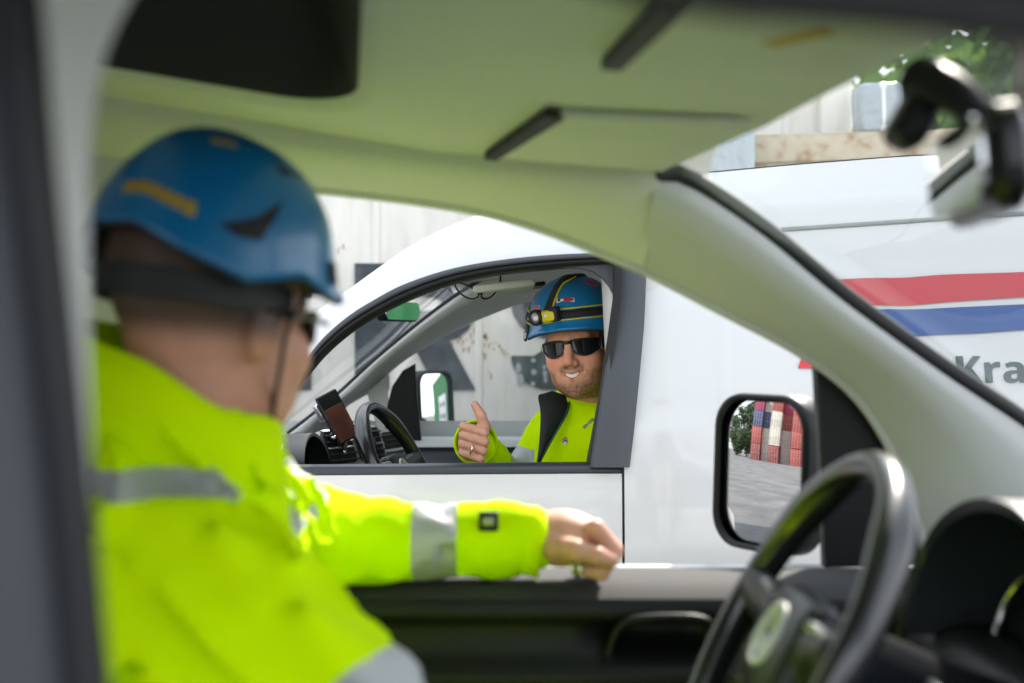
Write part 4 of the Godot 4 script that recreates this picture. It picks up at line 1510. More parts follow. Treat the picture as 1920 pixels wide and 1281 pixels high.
func face_tint(p: Vector3) -> Color:
	var c := Color(0.74, 0.37, 0.235)
	var ax := absf(p.x)
	var g := noise.get_noise_3d(p.x * 60, p.y * 60, p.z * 60)
	c = c * (1.0 + 0.10 * g)
	# ruddy cheeks and nose
	var ruddy := exp(-(pow((ax - 0.042) / 0.022, 2) + pow((p.y + 0.03) / 0.022, 2))) + exp(-(pow(ax / 0.013, 2) + pow((p.y + 0.03) / 0.016, 2)))
	if p.z > 0.03: c = c.lerp(Color(0.74, 0.26, 0.175), clampf(ruddy, 0, 1) * 0.6)
	# beard: moustache, chin and jaw
	var b := 0.0
	if p.z > -0.02:
		b = smoothstep(-0.072, -0.098, p.y + 0.35 * maxf(0.0, ax - 0.03) * -1.0) * 0.95
		b = maxf(b, exp(-(pow((p.y + 0.049) / 0.0075, 2))) * (1.0 - smoothstep(0.026, 0.036, ax)) * smoothstep(0.06, 0.08, p.z) * 0.85)
		b = maxf(b, smoothstep(0.032, 0.040, ax) * smoothstep(-0.045, -0.062, p.y) * (1.0 - smoothstep(0.07, 0.085, p.z)) * 0.8)
		b = maxf(b, (1.0 - smoothstep(0.006, 0.012, ax)) * smoothstep(-0.084, -0.089, p.y) * 0.8)
		b = maxf(b, 0.16 * smoothstep(-0.04, -0.06, p.y))
	b *= clampf(0.85 + 0.9 * noise_b.get_noise_3d(p.x * 220, p.y * 120, p.z * 220), 0.35, 1.15)
	if p.y < -0.128: b *= 0.3
	c = c.lerp(Color(0.10, 0.058, 0.036), clampf(b * 0.8, 0, 0.85))
	# lips
	var q := Vector3(ax, p.y, p.z)
	var lip := minf(cap(q, Vector3(0, -0.0600, 0.0892), Vector3(0.0315, -0.0545, 0.0755), 0.0036, 0.0016), cap(q, Vector3(0, -0.0765, 0.0885), Vector3(0.0305, -0.0595, 0.0755), 0.0048, 0.0016))
	c = c.lerp(Color(0.52, 0.18, 0.15), 1.0 - smoothstep(0.0, 0.003, lip))
	# inside of the mouth
	if cap(q, Vector3(0, -0.0676, 0.0860), Vector3(0.0230, -0.0600, 0.0780), 0.0048, 0.0015) < 0.0: c = Color(0.10, 0.03, 0.03)
	# short hair at temples and nape
	if (p.y > 0.015 and p.z < 0.035) or (p.z < -0.035 and p.y > -0.045): c = c.lerp(Color(0.05, 0.032, 0.022), 0.75)
	c.a = 1
	return c

func nape_tint(p: Vector3) -> Color:
	var c := Color(0.60, 0.30, 0.20)
	c = c * (1.0 + 0.12 * noise.get_noise_3d(p.x * 40, p.y * 40, p.z * 40))
	var hair := smoothstep(-0.03, 0.0, p.y) * smoothstep(0.035, 0.01, p.z)
	c = c.lerp(Color(0.035, 0.025, 0.02), hair * 0.9)
	c.a = 1
	return c

func hand_tint(p: Vector3) -> Color:
	var g := noise.get_noise_3d(p.x * 50, p.y * 50, p.z * 50)
	var c := Color(0.64, 0.33, 0.23) * (1.0 + 0.16 * g)
	c.a = 1
	return c

# helmet: f = angle from the front towards the wearer's right, t = 0 at the rim to 1 on top
const RIM := [[0.0, 0.040], [25.0, 0.036], [55.0, 0.026], [70.0, 0.030], [89.0, 0.045], [115.0, 0.034], [140.0, 0.056], [165.0, 0.082], [180.0, 0.080]]
func shell(f: float, t: float, off := 0.0) -> Vector3:
	var fa := absf(rad_to_deg(wrapf(f, -PI, PI)))
	var rim := at_x(RIM, fa)
	var y0 := 0.052
	var H := 0.134
	var a0 := asin(clampf((rim - y0) / H, -0.9, 0.9))
	var a := lerpf(a0, PI / 2, t)
	var front := cos(f)
	var rf := (0.130 if front > 0 else 0.138) + off
	var rs := 0.116 + off
	var rad := pow(maxf(cos(a), 0.0), 0.88) if a > 0 else 1.0 - 0.15 * a * a
	# brim and rolled lower edge
	var brim := maxf(0.0, 1.0 - t / 0.16)
	rad += brim * brim * (0.035 + 0.13 * pow(maxf(front, 0.0), 2.0))
	# centre ridge and side flutes
	var ridge := 0.006 * exp(-pow(sin(f) * cos(a) / 0.16, 2.0)) * smoothstep(0.2, 0.6, t)
	var y := y0 + (H + off) * sin(a) + ridge
	return Vector3(-sin(f) * rs * rad, y, front * rf * rad)

func shell_strip(xf: Transform3D, line: Array, half: float, off: float, n := 24) -> ArrayMesh:
	# line: [angle deg, t] points; a strap of half width, lying off above the shell
	var pts := PackedVector3Array()
	for q in line:
		pts.append(Vector3(q[0], q[1], 0))
	pts = even(curve(pts, 8), n)
	var rows := []
	for i in n:
		var p := shell(deg_to_rad(pts[i].x), pts[i].y, off)
		var p2 := shell(deg_to_rad(pts[mini(i + 1, n - 1)].x), pts[mini(i + 1, n - 1)].y, off)
		var p1 := shell(deg_to_rad(pts[maxi(i - 1, 0)].x), pts[maxi(i - 1, 0)].y, off)
		var tan := (p2 - p1).normalized()
		var nor := (p - Vector3(0, 0.03, 0)).normalized()
		var side := tan.cross(nor).normalized()
		nor = side.cross(tan)
		rows.append(PackedVector3Array([xf * (p - side * half - nor * 0.004), xf * (p - side * half), xf * (p + side * half), xf * (p + side * half - nor * 0.004)]))
	var st := tool()
	grid(st, rows, true, 0)
	return done(st)

func shell_patch(xf: Transform3D, poly: Array, off: float, thick := 0.004) -> ArrayMesh:
	# flat-ish patch on the shell from [angle deg, t] corners
	var c := Vector2.ZERO
	for q in poly: c += Vector2(q[0], q[1]) / poly.size()
	var st := tool()
	st.set_smooth_group(-1)
	for i in poly.size():
		var a: Array = poly[i]
		var b: Array = poly[(i + 1) % poly.size()]
		tri(st, xf * shell(deg_to_rad(c.x), c.y, off), xf * shell(deg_to_rad(a[0]), a[1], off), xf * shell(deg_to_rad(b[0]), b[1], off))
		quad(st, xf * shell(deg_to_rad(a[0]), a[1], off), xf * shell(deg_to_rad(b[0]), b[1], off), xf * shell(deg_to_rad(b[0]), b[1], off - thick), xf * shell(deg_to_rad(a[0]), a[1], off - thick))
	return done(st)

func helmet(parent: Node, xf: Transform3D) -> MeshInstance3D:
	var rows := []
	var n := 72
	for q in [[0.0, -0.012], [0.0, -0.002], [0.0, 0.0]]:
		var r := PackedVector3Array()
		for i in n:
			r.append(xf * shell(TAU * i / n, q[0], q[1]))
		rows.append(r)
	for k in range(1, 27):
		var r := PackedVector3Array()
		for i in n:
			r.append(xf * shell(TAU * i / n, minf(k / 26.0, 0.9995)))
		rows.append(r)
	var h := obj("helmet", sheet(rows, true), M.helmet, parent)
	var inner := []
	for k in range(0, 13):
		var r := PackedVector3Array()
		for i in n:
			r.append(xf * (shell(TAU * i / n, minf(k / 12.0, 0.999), -0.012)))
		inner.append(r)
	obj("liner", sheet(inner, true), M.rubber, h)
	var lip := PackedVector3Array()
	for i in n:
		lip.append(xf * (shell(TAU * i / n, 0.0, -0.003) + Vector3(0, -0.001, 0)))
	obj("rim_trim", tube(lip, 0.0032, 6, 1.0, true), M.rubber, h)
	# side vents
	for s in [-1.0, 1.0]:
		obj("vent", shell_patch(xf, [[s * 98, 0.35], [s * 112, 0.27], [s * 128, 0.18], [s * 120, 0.165], [s * 111, 0.17], [s * 105, 0.25]], 0.003), M.rubber, h)
		obj("vent", shell_patch(xf, [[s * 70, 0.55], [s * 95, 0.58], [s * 92, 0.50]], 0.0015), M.rubber, h)
		obj("lamp_clip", shell_patch(xf, [[s * 58, 0.16], [s * 66, 0.16], [s * 66, 0.07], [s * 58, 0.07]], 0.004, 0.006), M.rubber, h)
	return h

# ---------- driver of the other van ----------
var FH: Transform3D
func far_person() -> void:
	var base := Vector3(0.2, 0, -3.12)
	var t := thing("person", base, "person in blue helmet and dark sunglasses giving a thumbs up from a van window", "person")
	var b := Basis(Vector3.UP, deg_to_rad(-17.0)) * Basis(Vector3(0, 0, 1), deg_to_rad(6.0)) * Basis(Vector3.RIGHT, deg_to_rad(3.0))
	FH = Transform3D(b, P(1083, 649, 3.06))
	var head := nets(head_d, Vector3(-0.1, -0.21, -0.13), Vector3(0.1, 0.15, 0.13), 0.0034)
	# right fist, thumb up; x = towards the finger ends, z = towards us
	var fist := nets(fist_d, Vector3(-0.06, -0.065, -0.13), Vector3(0.06, 0.115, 0.05), 0.003)
	var fx := Transform3D(Basis(Vector3.BACK, deg_to_rad(-4)), P(888, 829, 2.93))
	obj("body", net_mesh(head, FH, face_tint), M.skin, t)
	obj("hand", net_mesh(fist, fx, hand_tint), M.skin, t)
	# teeth
	var tr := []
	for y in [-0.0612, -0.0655, -0.0708]:
		var r := PackedVector3Array()
		for k in 11:
			var x := -0.027 + 0.0054 * k
			r.append(FH * Vector3(x, y + 9.0 * x * x, 0.0868 - 15.0 * x * x))
		tr.append(r)
	obj("teeth", sheet(tr), M.teeth, t)
	obj("finger_ring", tube(ring_at(fx * Vector3(-0.004, -0.0155, 0.0175), fx.basis * Vector3(0.0015, 0.0116, 0), fx.basis * Vector3(0.002, 0, 0.0122), 20), 0.0022, 8, 1.0, true), M.ring, t)
	# thumb nail is turned away; helmet and lamp
	var HX := FH * Transform3D(Basis.from_scale(Vector3(0.99, 0.875, 0.97)), Vector3(0, 0.009, 0))
	var h := helmet(t, HX)
	var front := shell(deg_to_rad(20), 0.2, 0.012)
	obj("lamp_strap", shell_strip(HX, [[-150, 0.36], [-110, 0.30], [-60, 0.24], [-20, 0.20], [0, 0.19], [20, 0.19], [45, 0.22], [80, 0.30], [120, 0.36]], 0.0105, 0.0035, 60), M.cloth_black, h)
	for s in [-1.0, 1.0]:
		var ln := []
		for q in [[-150, 0.36], [-110, 0.30], [-60, 0.24], [-20, 0.20], [20, 0.19], [45, 0.22], [80, 0.30]]:
			ln.append([q[0], q[1] + s * 0.066])
		obj("strap_edge", shell_strip(HX, ln, 0.0016, 0.0045, 60), M.yellow, h)
	obj("lamp_strap", shell_strip(HX, [[20, 0.22], [14, 0.4], [4, 0.62], [-20, 0.82], [-120, 0.9], [-168, 0.6]], 0.0095, 0.0038, 40), M.cloth_black, h)
	obj("strap_edge", shell_strip(HX, [[12, 0.22], [7, 0.4], [-5, 0.62], [-34, 0.80]], 0.0014, 0.0048, 24), M.yellow, h)
	var lp := HX * shell(deg_to_rad(22), 0.19, 0.016)
	var lxf := Transform3D(FH.basis * facing(Vector3(-0.42, -0.05, 0.9)), lp)
	obj("headlamp_body", rbox(lxf * Transform3D(Basis.IDENTITY, Vector3(0.008, 0, -0.004)), Vector3(0.082, 0.028, 0.026), 0.009), M.yellow, h)
	obj("headlamp_bracket", rbox(lxf * Transform3D(Basis.IDENTITY, Vector3(0.040, 0.003, -0.004)), Vector3(0.024, 0.036, 0.022), 0.006), M.rubber, h)
	obj("headlamp_bezel", lathe(lxf * Transform3D(Basis.IDENTITY, Vector3(-0.008, 0, 0)), [[0.0185, -0.002], [0.0195, 0.008], [0.0185, 0.016], [0.015, 0.018], [0.0135, 0.013]], 24), M.rubber, h)
	obj("headlamp_lens", lathe(lxf * Transform3D(Basis.IDENTITY, Vector3(-0.008, 0, 0)), [[0.0142, 0.012], [0.010, 0.0145], [0.005, 0.0152], [0.0, 0.0154]], 20), M.silver, h)
	obj("headlamp_bulb", lathe(lxf * Transform3D(Basis.IDENTITY, Vector3(-0.006, -0.001, 0)), [[0.0062, 0.0152], [0.0045, 0.0175], [0.0, 0.018]], 14), M.white, h)
	for q in [[-0.029, 0.0], [0.021, 0.002]]:
		obj("headlamp_emblem", rbox(lxf * Transform3D(Basis(Vector3.BACK, PI / 4), Vector3(q[0], q[1], 0.009)), Vector3(0.008, 0.008, 0.003), 0.001), M.white, h)
	# white and red sticker, red mark high on the side, side buckle
	obj("sticker", shell_patch(HX, [[-18, 0.40], [6, 0.40], [6, 0.345], [-18, 0.345]], 0.0012, 0.002), M.white, h)
	obj("sticker_field", shell_patch(HX, [[-16.5, 0.392], [-4, 0.392], [-4, 0.353], [-16.5, 0.353]], 0.0022, 0.002), M.red, h)
	obj("sticker_mark", shell_patch(HX, [[1, 0.388], [4, 0.388], [4, 0.357], [1, 0.357]], 0.0022, 0.002), M.rubber, h)
	obj("sticker", shell_patch(HX, [[33, 0.36], [46, 0.37], [46, 0.32], [33, 0.31]], 0.0012, 0.002), M.white, h)
	obj("sticker_field", shell_patch(HX, [[34, 0.355], [45, 0.365], [45, 0.325], [34, 0.318]], 0.0022, 0.002), M.red, h)
	obj("side_mark", shell_patch(HX, [[-68, 0.62], [-50, 0.70], [-46, 0.64], [-62, 0.55]], 0.0015, 0.002), M.red, h)
	obj("side_mark", shell_patch(HX, [[62, 0.52], [74, 0.58], [76, 0.50], [66, 0.46]], 0.0015, 0.002), M.red, h)
	obj("chin_strap", shell_strip(HX, [[62, 0.22], [64, 0.1], [66, 0.02], [66.5, -0.03]], 0.010, 0.004, 14), M.cloth_black, h)
	obj("buckle", shell_patch(HX, [[62, 0.07], [72, 0.07], [72, 0.0], [62, 0.0]], 0.009, 0.006), M.silver, h)
	# wraparound sunglasses
	var gs := obj("sunglasses", frame_mesh(FH), M.gloss_black, t)
	for s in [-1.0, 1.0]:
		var rows := []
		for j in 9:
			var r := PackedVector3Array()
			var v := j / 8.0
			for i in 13:
				var u := i / 12.0
				r.append(FH * glasses_at(s, u, v, 0.0))
			rows.append(r)
		obj("lens", slab(rows, FH.basis * Vector3(0, 0, -0.0018)), M.lens, gs)
		obj("temple", slab([PackedVector3Array([FH * Vector3(s * 0.0735, 0.016, 0.056), FH * Vector3(s * 0.083, 0.014, 0.02), FH * Vector3(s * 0.086, 0.010, -0.03)]), PackedVector3Array([FH * Vector3(s * 0.0735, -0.010, 0.056), FH * Vector3(s * 0.083, -0.004, 0.02), FH * Vector3(s * 0.086, 0.0, -0.03)])], FH.basis * Vector3(-s * 0.003, 0, 0)), M.gloss_black, gs)
		obj("temple_mark", tube(PackedVector3Array([FH * Vector3(s * 0.0845, 0.010, 0.026), FH * Vector3(s * 0.0835, 0.004, 0.030), FH * Vector3(s * 0.085, -0.001, 0.024)]), 0.0011, 6), M.silver, gs)

	# jacket
	var c := 0.0085
	var jn := nets(far_jacket_d, Vector3(-0.16, 0.70, -3.42), Vector3(0.48, 1.26, -2.82), c)
	snap_to(jn, far_band, c)
	var ja := obj("jacket", net_mesh(jn, Transform3D.IDENTITY, null, func(p): return far_band(p) > 0), M.hivis, t)
	obj("reflective_band", net_mesh(jn, Transform3D.IDENTITY, null, func(p): return far_band(p) <= 0), M.reflective, ja)
	# cuff opening
	var cuff := []
	var cx := fx * Vector3(0.004, -0.004, -0.055)
	for q in [[0.040, -0.020], [0.050, 0.0], [0.053, 0.018], [0.049, 0.020], [0.044, 0.0]]:
		cuff.append(ring_at(cx + fx.basis * Vector3(0, 0, q[1]), fx.basis.x * q[0], fx.basis.y * q[0] * 1.02, 24))
	obj("cuff", sheet(cuff, true), M.hivis, ja)
	# black stand collar, folded open on one side
	var flap := []
	var o1 := even(curve(PL([[1036, 733, 3.06], [1020, 738, 3.03], [1009, 743, 3.0], [1013, 770, 2.985], [1013, 800, 2.975], [1010, 840, 2.965], [1006, 868, 2.96]]), 5), 22)
	var i1 := even(curve(PL([[1072, 745, 3.08], [1066, 755, 3.05], [1064, 766, 3.03], [1058, 782, 3.01], [1044, 806, 2.99], [1026, 838, 2.975], [1010, 868, 2.965]]), 5), 22)
	for k in 6:
		var r := mixed(o1, i1, k / 5.0)
		for i in r.size():
			r[i].z += 0.016 * sin(PI * k / 5.0) + 0.006 * noise.get_noise_3d(r[i].x * 30, r[i].y * 24, 1)
		flap.append(r)
	obj("collar_flap", slab(flap, Vector3(0, 0, -0.006)), M.cloth_black, ja)
	obj("zip", tube(shifted(i1, Vector3(0.0015, 0, 0.004)), 0.0028, 6), M.zip, ja)
	var ring := []
	for q in [[0.096, -0.052], [0.078, -0.012], [0.070, 0.010], [0.064, 0.008], [0.062, -0.03]]:
		var r := ring_at(Vector3(0.166, 1.213 + q[1], -3.112), Vector3(q[0], 0.04 * q[0], 0), Vector3(0, -0.28 * q[0], q[0] * 0.95), 28)
		ring.append(r)
	obj("collar", sheet(ring, true), M.cloth_black, ja)
	# small chest emblem: two roof-shaped bars on a light diamond
	var ex := Transform3D(Basis(Vector3.UP, -0.15) * Basis(Vector3.RIGHT, -0.35) * Basis(Vector3.BACK, -0.1), chest_point(1060, 826))
	obj("emblem", plate(ex, V2([[-0.008, -0.004], [0, 0.010], [0.0085, -0.003], [0, -0.012]]), 0.0015), M.white, ja)
	obj("emblem_mark", plate(ex * Transform3D(Basis.IDENTITY, Vector3(0, 0, 0.0016)), V2([[-0.0085, 0.0], [0, 0.0095], [0.0085, 0.001], [0.0075, -0.002], [0, 0.005], [-0.0075, -0.003]]), 0.001), M.red, ja)
	obj("emblem_mark", plate(ex * Transform3D(Basis.IDENTITY, Vector3(0, 0, 0.0016)), V2([[-0.006, -0.005], [0, 0.003], [0.0065, -0.0035], [0.0055, -0.006], [0, -0.001], [-0.005, -0.0075]]), 0.001), M.rubber, ja)
	var sa := chest_point(1094, 803)
	var sb := chest_point(1112, 786)
	obj("reflective_strip", tube(PackedVector3Array([sa + Vector3(0, 0, 0.001), sa.lerp(sb, 0.5) + Vector3(0, 0, 0.001), sb + Vector3(0, 0, 0.001)]), 0.004, 6), M.reflective, ja)
	legs(t, Vector3(0.30, 0.70, -3.12), -1.0, M.hivis)

func legs(t: Node, hip: Vector3, dir: float, m: Material) -> void:
	var st := tool()
	for s in [-1.0, 1.0]:
		tube_into(st, curve(PackedVector3Array([hip + Vector3(-0.02 * dir, 0.02, s * 0.07), hip + Vector3(0.16 * dir, 0.03, s * 0.10), hip + Vector3(0.40 * dir, 0.02, s * 0.13), hip + Vector3(0.50 * dir, -0.06, s * 0.13), hip + Vector3(0.58 * dir, -0.24, s * 0.12)]), 4), [0.11, 0.11, 0.108, 0.105, 0.1, 0.095, 0.09, 0.085, 0.08, 0.075, 0.072, 0.07, 0.065, 0.06, 0.057, 0.055, 0.05], 12)
	obj("trousers", done(st), m, t)

func chest_point(px: float, py: float) -> Vector3:
	var dir := (P(px, py, 1.0) - EYE)
	var s := 2.8
	for i in 60:
		var d := far_jacket_d(EYE + dir * s)
		if d < 0.0005: break
		s += d * 0.8
	return EYE + dir * s

func glasses_at(s: float, u: float, v: float, off: float) -> Vector3:
	# u: nose to temple, v: top to bottom
	var x := lerpf(0.010, 0.069, u)
	var top := 0.0165 - 0.003 * u
	var drop := 0.034 * pow(sin(PI * clampf(0.12 + 0.80 * u, 0, 1)), 0.6) + 0.002
	var y := top - drop * v + 0.002 * sin(PI * u)
	var z := 0.100 + off - 5.6 * x * x - 0.003 * v - 0.012 * pow(u, 6)
	return Vector3(s * x, y, z)

func frame_mesh(xf: Transform3D) -> ArrayMesh:
	var st := tool()
	for s in [-1.0, 1.0]:
		var p := PackedVector3Array()
		for i in 13: p.append(xf * glasses_at(s, i / 12.0, -0.02, 0.0005))
		for i in 13: p.append(xf * glasses_at(s, 1.0 - i / 12.0, 1.02, 0.0005))
		tube_into(st, p, 0.0028, 8, 1.0, true)
	tube_into(st, PackedVector3Array([xf * glasses_at(-1, 0.02, 0.12, 0.001), xf * Vector3(0, 0.0135, 0.1035), xf * glasses_at(1, 0.02, 0.12, 0.001)]), 0.0038, 8)
	return done(st)

func fist_d(p: Vector3) -> float:
	var d := ell(p, Vector3(-0.008, -0.004, -0.036), Vector3(0.028, 0.044, 0.038))
	d = smin(d, cap(p, Vector3(0.0, -0.006, -0.05), Vector3(0.006, -0.010, -0.13), 0.030, 0.029), 0.02)
	var ys := [0.0295, 0.0085, -0.0125, -0.0325]
	var r := [0.0104, 0.0107, 0.0103, 0.0094]
	var fl := [0.0265, 0.0285, 0.0265, 0.0215]
	for i in 4:
		var y: float = ys[i]
		var a := Vector3(-0.0255, y + 0.006, 0.004 - 0.002 * i)
		var b := Vector3(fl[i] - 0.002, y - 0.0055, 0.0165 - 0.002 * absf(i - 1))
		var f := cap(p, a, b, r[i] * 1.06, r[i])
		f = smin(f, cap(p, b, Vector3(fl[i] - 0.002, y - 0.006, -0.014), r[i] * 0.98, r[i] * 0.86), 0.004)
		d = smin(d, f, 0.0018)
	# thumb
	var m := cap(p, Vector3(0.012, 0.012, -0.030), Vector3(0.0225, 0.036, -0.004), 0.018, 0.0145)
	m = smin(m, cap(p, Vector3(0.0225, 0.036, -0.004), Vector3(0.0125, 0.064, 0.004), 0.0142, 0.0118), 0.008)
	m = smin(m, cap(p, Vector3(0.0125, 0.064, 0.004), Vector3(-0.003, 0.087, 0.004), 0.0120, 0.0094), 0.006)
	d = smin(d, m, 0.006)
	return d

const FS := Vector3(0.104, 1.128, -3.24)
const FE := Vector3(0.010, 0.985, -3.19)
const FW := Vector3(-0.079, 1.118, -3.0)
func far_jacket_d(p: Vector3) -> float:
	var d := cap(p, Vector3(0.33, 0.72, -3.12), Vector3(0.196, 1.05, -3.12), 0.165, 0.142)
	d = smin(d, cap(p, Vector3(0.116, 1.128, -3.225), Vector3(0.29, 1.128, -3.0), 0.068, 0.078), 0.06)
	d = smin(d, cap(p, Vector3(0.170, 1.15, -3.115), Vector3(0.168, 1.19, -3.115), 0.10, 0.082), 0.04)
	var u := cap(p, FS, FE, 0.066, 0.060)
	var w := cap(p, FE, FW, 0.058, 0.048)
	d = smin(d, smin(u, w, 0.02), 0.025)
	d += 0.0045 * noise.get_noise_3d(p.x * 14, p.y * 9, p.z * 14) + 0.0035 * absf(noise_b.get_noise_3d(p.x * 26 + p.y * 18, p.y * 9, p.z * 20))
	return d

func far_band(p: Vector3) -> float:
	var b := 1.0
	var tu := along(p, FS, FE)
	var tf := along(p, FE, FW)
	if cap(p, FS, FE, 0.07, 0.064) < 0.02 and p.x < 0.1:
		b = minf(b, (absf(tu - 0.62) - 0.19) * 0.18)
	if cap(p, FE, FW, 0.06, 0.05) < 0.02 and tf > 0.1:
		b = minf(b, (absf(tf - 0.50) - 0.16) * 0.25)
	return b

# ---------- driver of the near van ----------
const NRS := Vector3(-0.292, 1.165, -1.075)
const NRE := Vector3(-0.075, 0.985, -1.0)
const NRH := Vector3(0.15, 0.90, -1.06)
const NLS := Vector3(-0.315, 1.165, -1.43)
const NLE := Vector3(-0.246, 1.118, -1.585)
const NLW := Vector3(0.015, 1.116, -1.60)

func near_jacket_d(p: Vector3) -> float:
	var d := cap(p, Vector3(-0.36, 0.74, -1.28), Vector3(-0.37, 1.09, -1.26), 0.165, 0.155)
	d = smin(d, cap(p, Vector3(-0.345, 1.155, -1.12), Vector3(-0.325, 1.175, -1.40), 0.082, 0.078), 0.07)
	d = smin(d, cap(p, Vector3(-0.350, 1.185, -1.22), Vector3(-0.322, 1.260, -1.195), 0.112, 0.094), 0.06)
	var r := smin(cap(p, NRS, NRE, 0.090, 0.074), cap(p, NRE, NRH, 0.072, 0.050), 0.04)
	d = smin(d, r, 0.05)
	var l := smin(cap(p, NLS, NLE, 0.076, 0.058), cap(p, NLE, NLW, 0.0565, 0.043), 0.03)
	d = smin(d, l, 0.04)
	# creases: long soft ones on the body, bunched ones on the forearm
	# long folds that run down and forward from the shoulder, over soft unevenness
	var across := p.x * 0.72 + p.y * 0.69
	var down := p.x * 0.69 - p.y * 0.72
	var fold := 1.0 - absf(noise_b.get_noise_3d(across * 11.0, down * 3.2 + 2.0, p.z * 7.0))
	d += 0.008 * noise.get_noise_3d(p.x * 7, p.y * 7, p.z * 7) - (0.030 if p.z > -1.5 else lerpf(0.030, 0.006, clampf((-1.5 - p.z) / 0.06, 0.0, 1.0))) * (pow(fold, 5.0) - 0.35)
	if p.z < -1.5:
		d += 0.012 * absf(noise_b.get_noise_3d(p.x * 15 + 3, p.y * 6 + p.x * 5, p.z * 7)) - 0.004
	return d

func near_band(p: Vector3) -> float:
	var b := 1.0
	if cap(p, NRS, NRE, 0.09, 0.074) < 0.025 and p.z > -1.16:
		var t := along(p, NRS, NRE)
		if t > 0.3: b = minf(b, (absf(t - 0.72) - 0.105) * 0.29)
	if cap(p, NLE, NLW, 0.0565, 0.043) < 0.025:
		b = minf(b, absf(p.x + 0.0965) - 0.0275)
	# strip over the near shoulder, just below the collar
	if p.y > 1.18 and p.z > -1.3:
		b = minf(b, maxf(absf(p.y - 1.250 + 0.9 * pow(p.x + 0.31, 2.0)) - 0.011, p.x + 0.232))
	# strip running down the front of the far shoulder
	if p.z < -1.3 and p.z > -1.56:
		var sa := P(492, 838, 1.42)
		var sb := P(578, 962, 1.46)
		var t := clampf(Vector2(p.x - sa.x, p.y - sa.y).dot(Vector2(sb.x - sa.x, sb.y - sa.y)) / Vector2(sb.x - sa.x, sb.y - sa.y).length_squared(), 0.0, 1.0)
		b = minf(b, Vector2(p.x - lerpf(sa.x, sb.x, t), p.y - lerpf(sa.y, sb.y, t)).length() - 0.012)
	return b

func near_fist_d(p: Vector3) -> float:
	# x forward along the arm, y up, z towards the thumb side
	var d := ell(p, Vector3(0.030, 0.004, -0.008), Vector3(0.044, 0.030, 0.040))
	d = smin(d, cap(p, Vector3(-0.06, -0.002, -0.004), Vector3(0.01, 0.002, -0.004), 0.031, 0.031), 0.03)
	var zs := [0.026, 0.005, -0.016, -0.035]
	for i in 4:
		var z: float = zs[i]
		var a := Vector3(0.056 - 0.004 * i, 0.021 - 0.003 * i, z)
		var k := Vector3(0.081 - 0.004 * i, -0.006, z)
		var e := Vector3(0.066 - 0.003 * i, -0.034, z)
		var f := cap(p, a, k, 0.0130, 0.0115)
		f = smin(f, cap(p, k, e, 0.0112, 0.0102), 0.004)
		f = smin(f, cap(p, e, Vector3(0.042, -0.030, z), 0.0100, 0.0090), 0.004)
		d = smin(d, f, 0.003)
	var m := cap(p, Vector3(0.004, -0.002, 0.026), Vector3(0.032, -0.004, 0.046), 0.018, 0.0135)
	m = smin(m, cap(p, Vector3(0.032, -0.004, 0.046), Vector3(0.058, -0.009, 0.049), 0.0132, 0.0115), 0.006)
	m = smin(m, cap(p, Vector3(0.058, -0.009, 0.049), Vector3(0.078, -0.016, 0.040), 0.0115, 0.009), 0.005)
	return smin(d, m, 0.004)

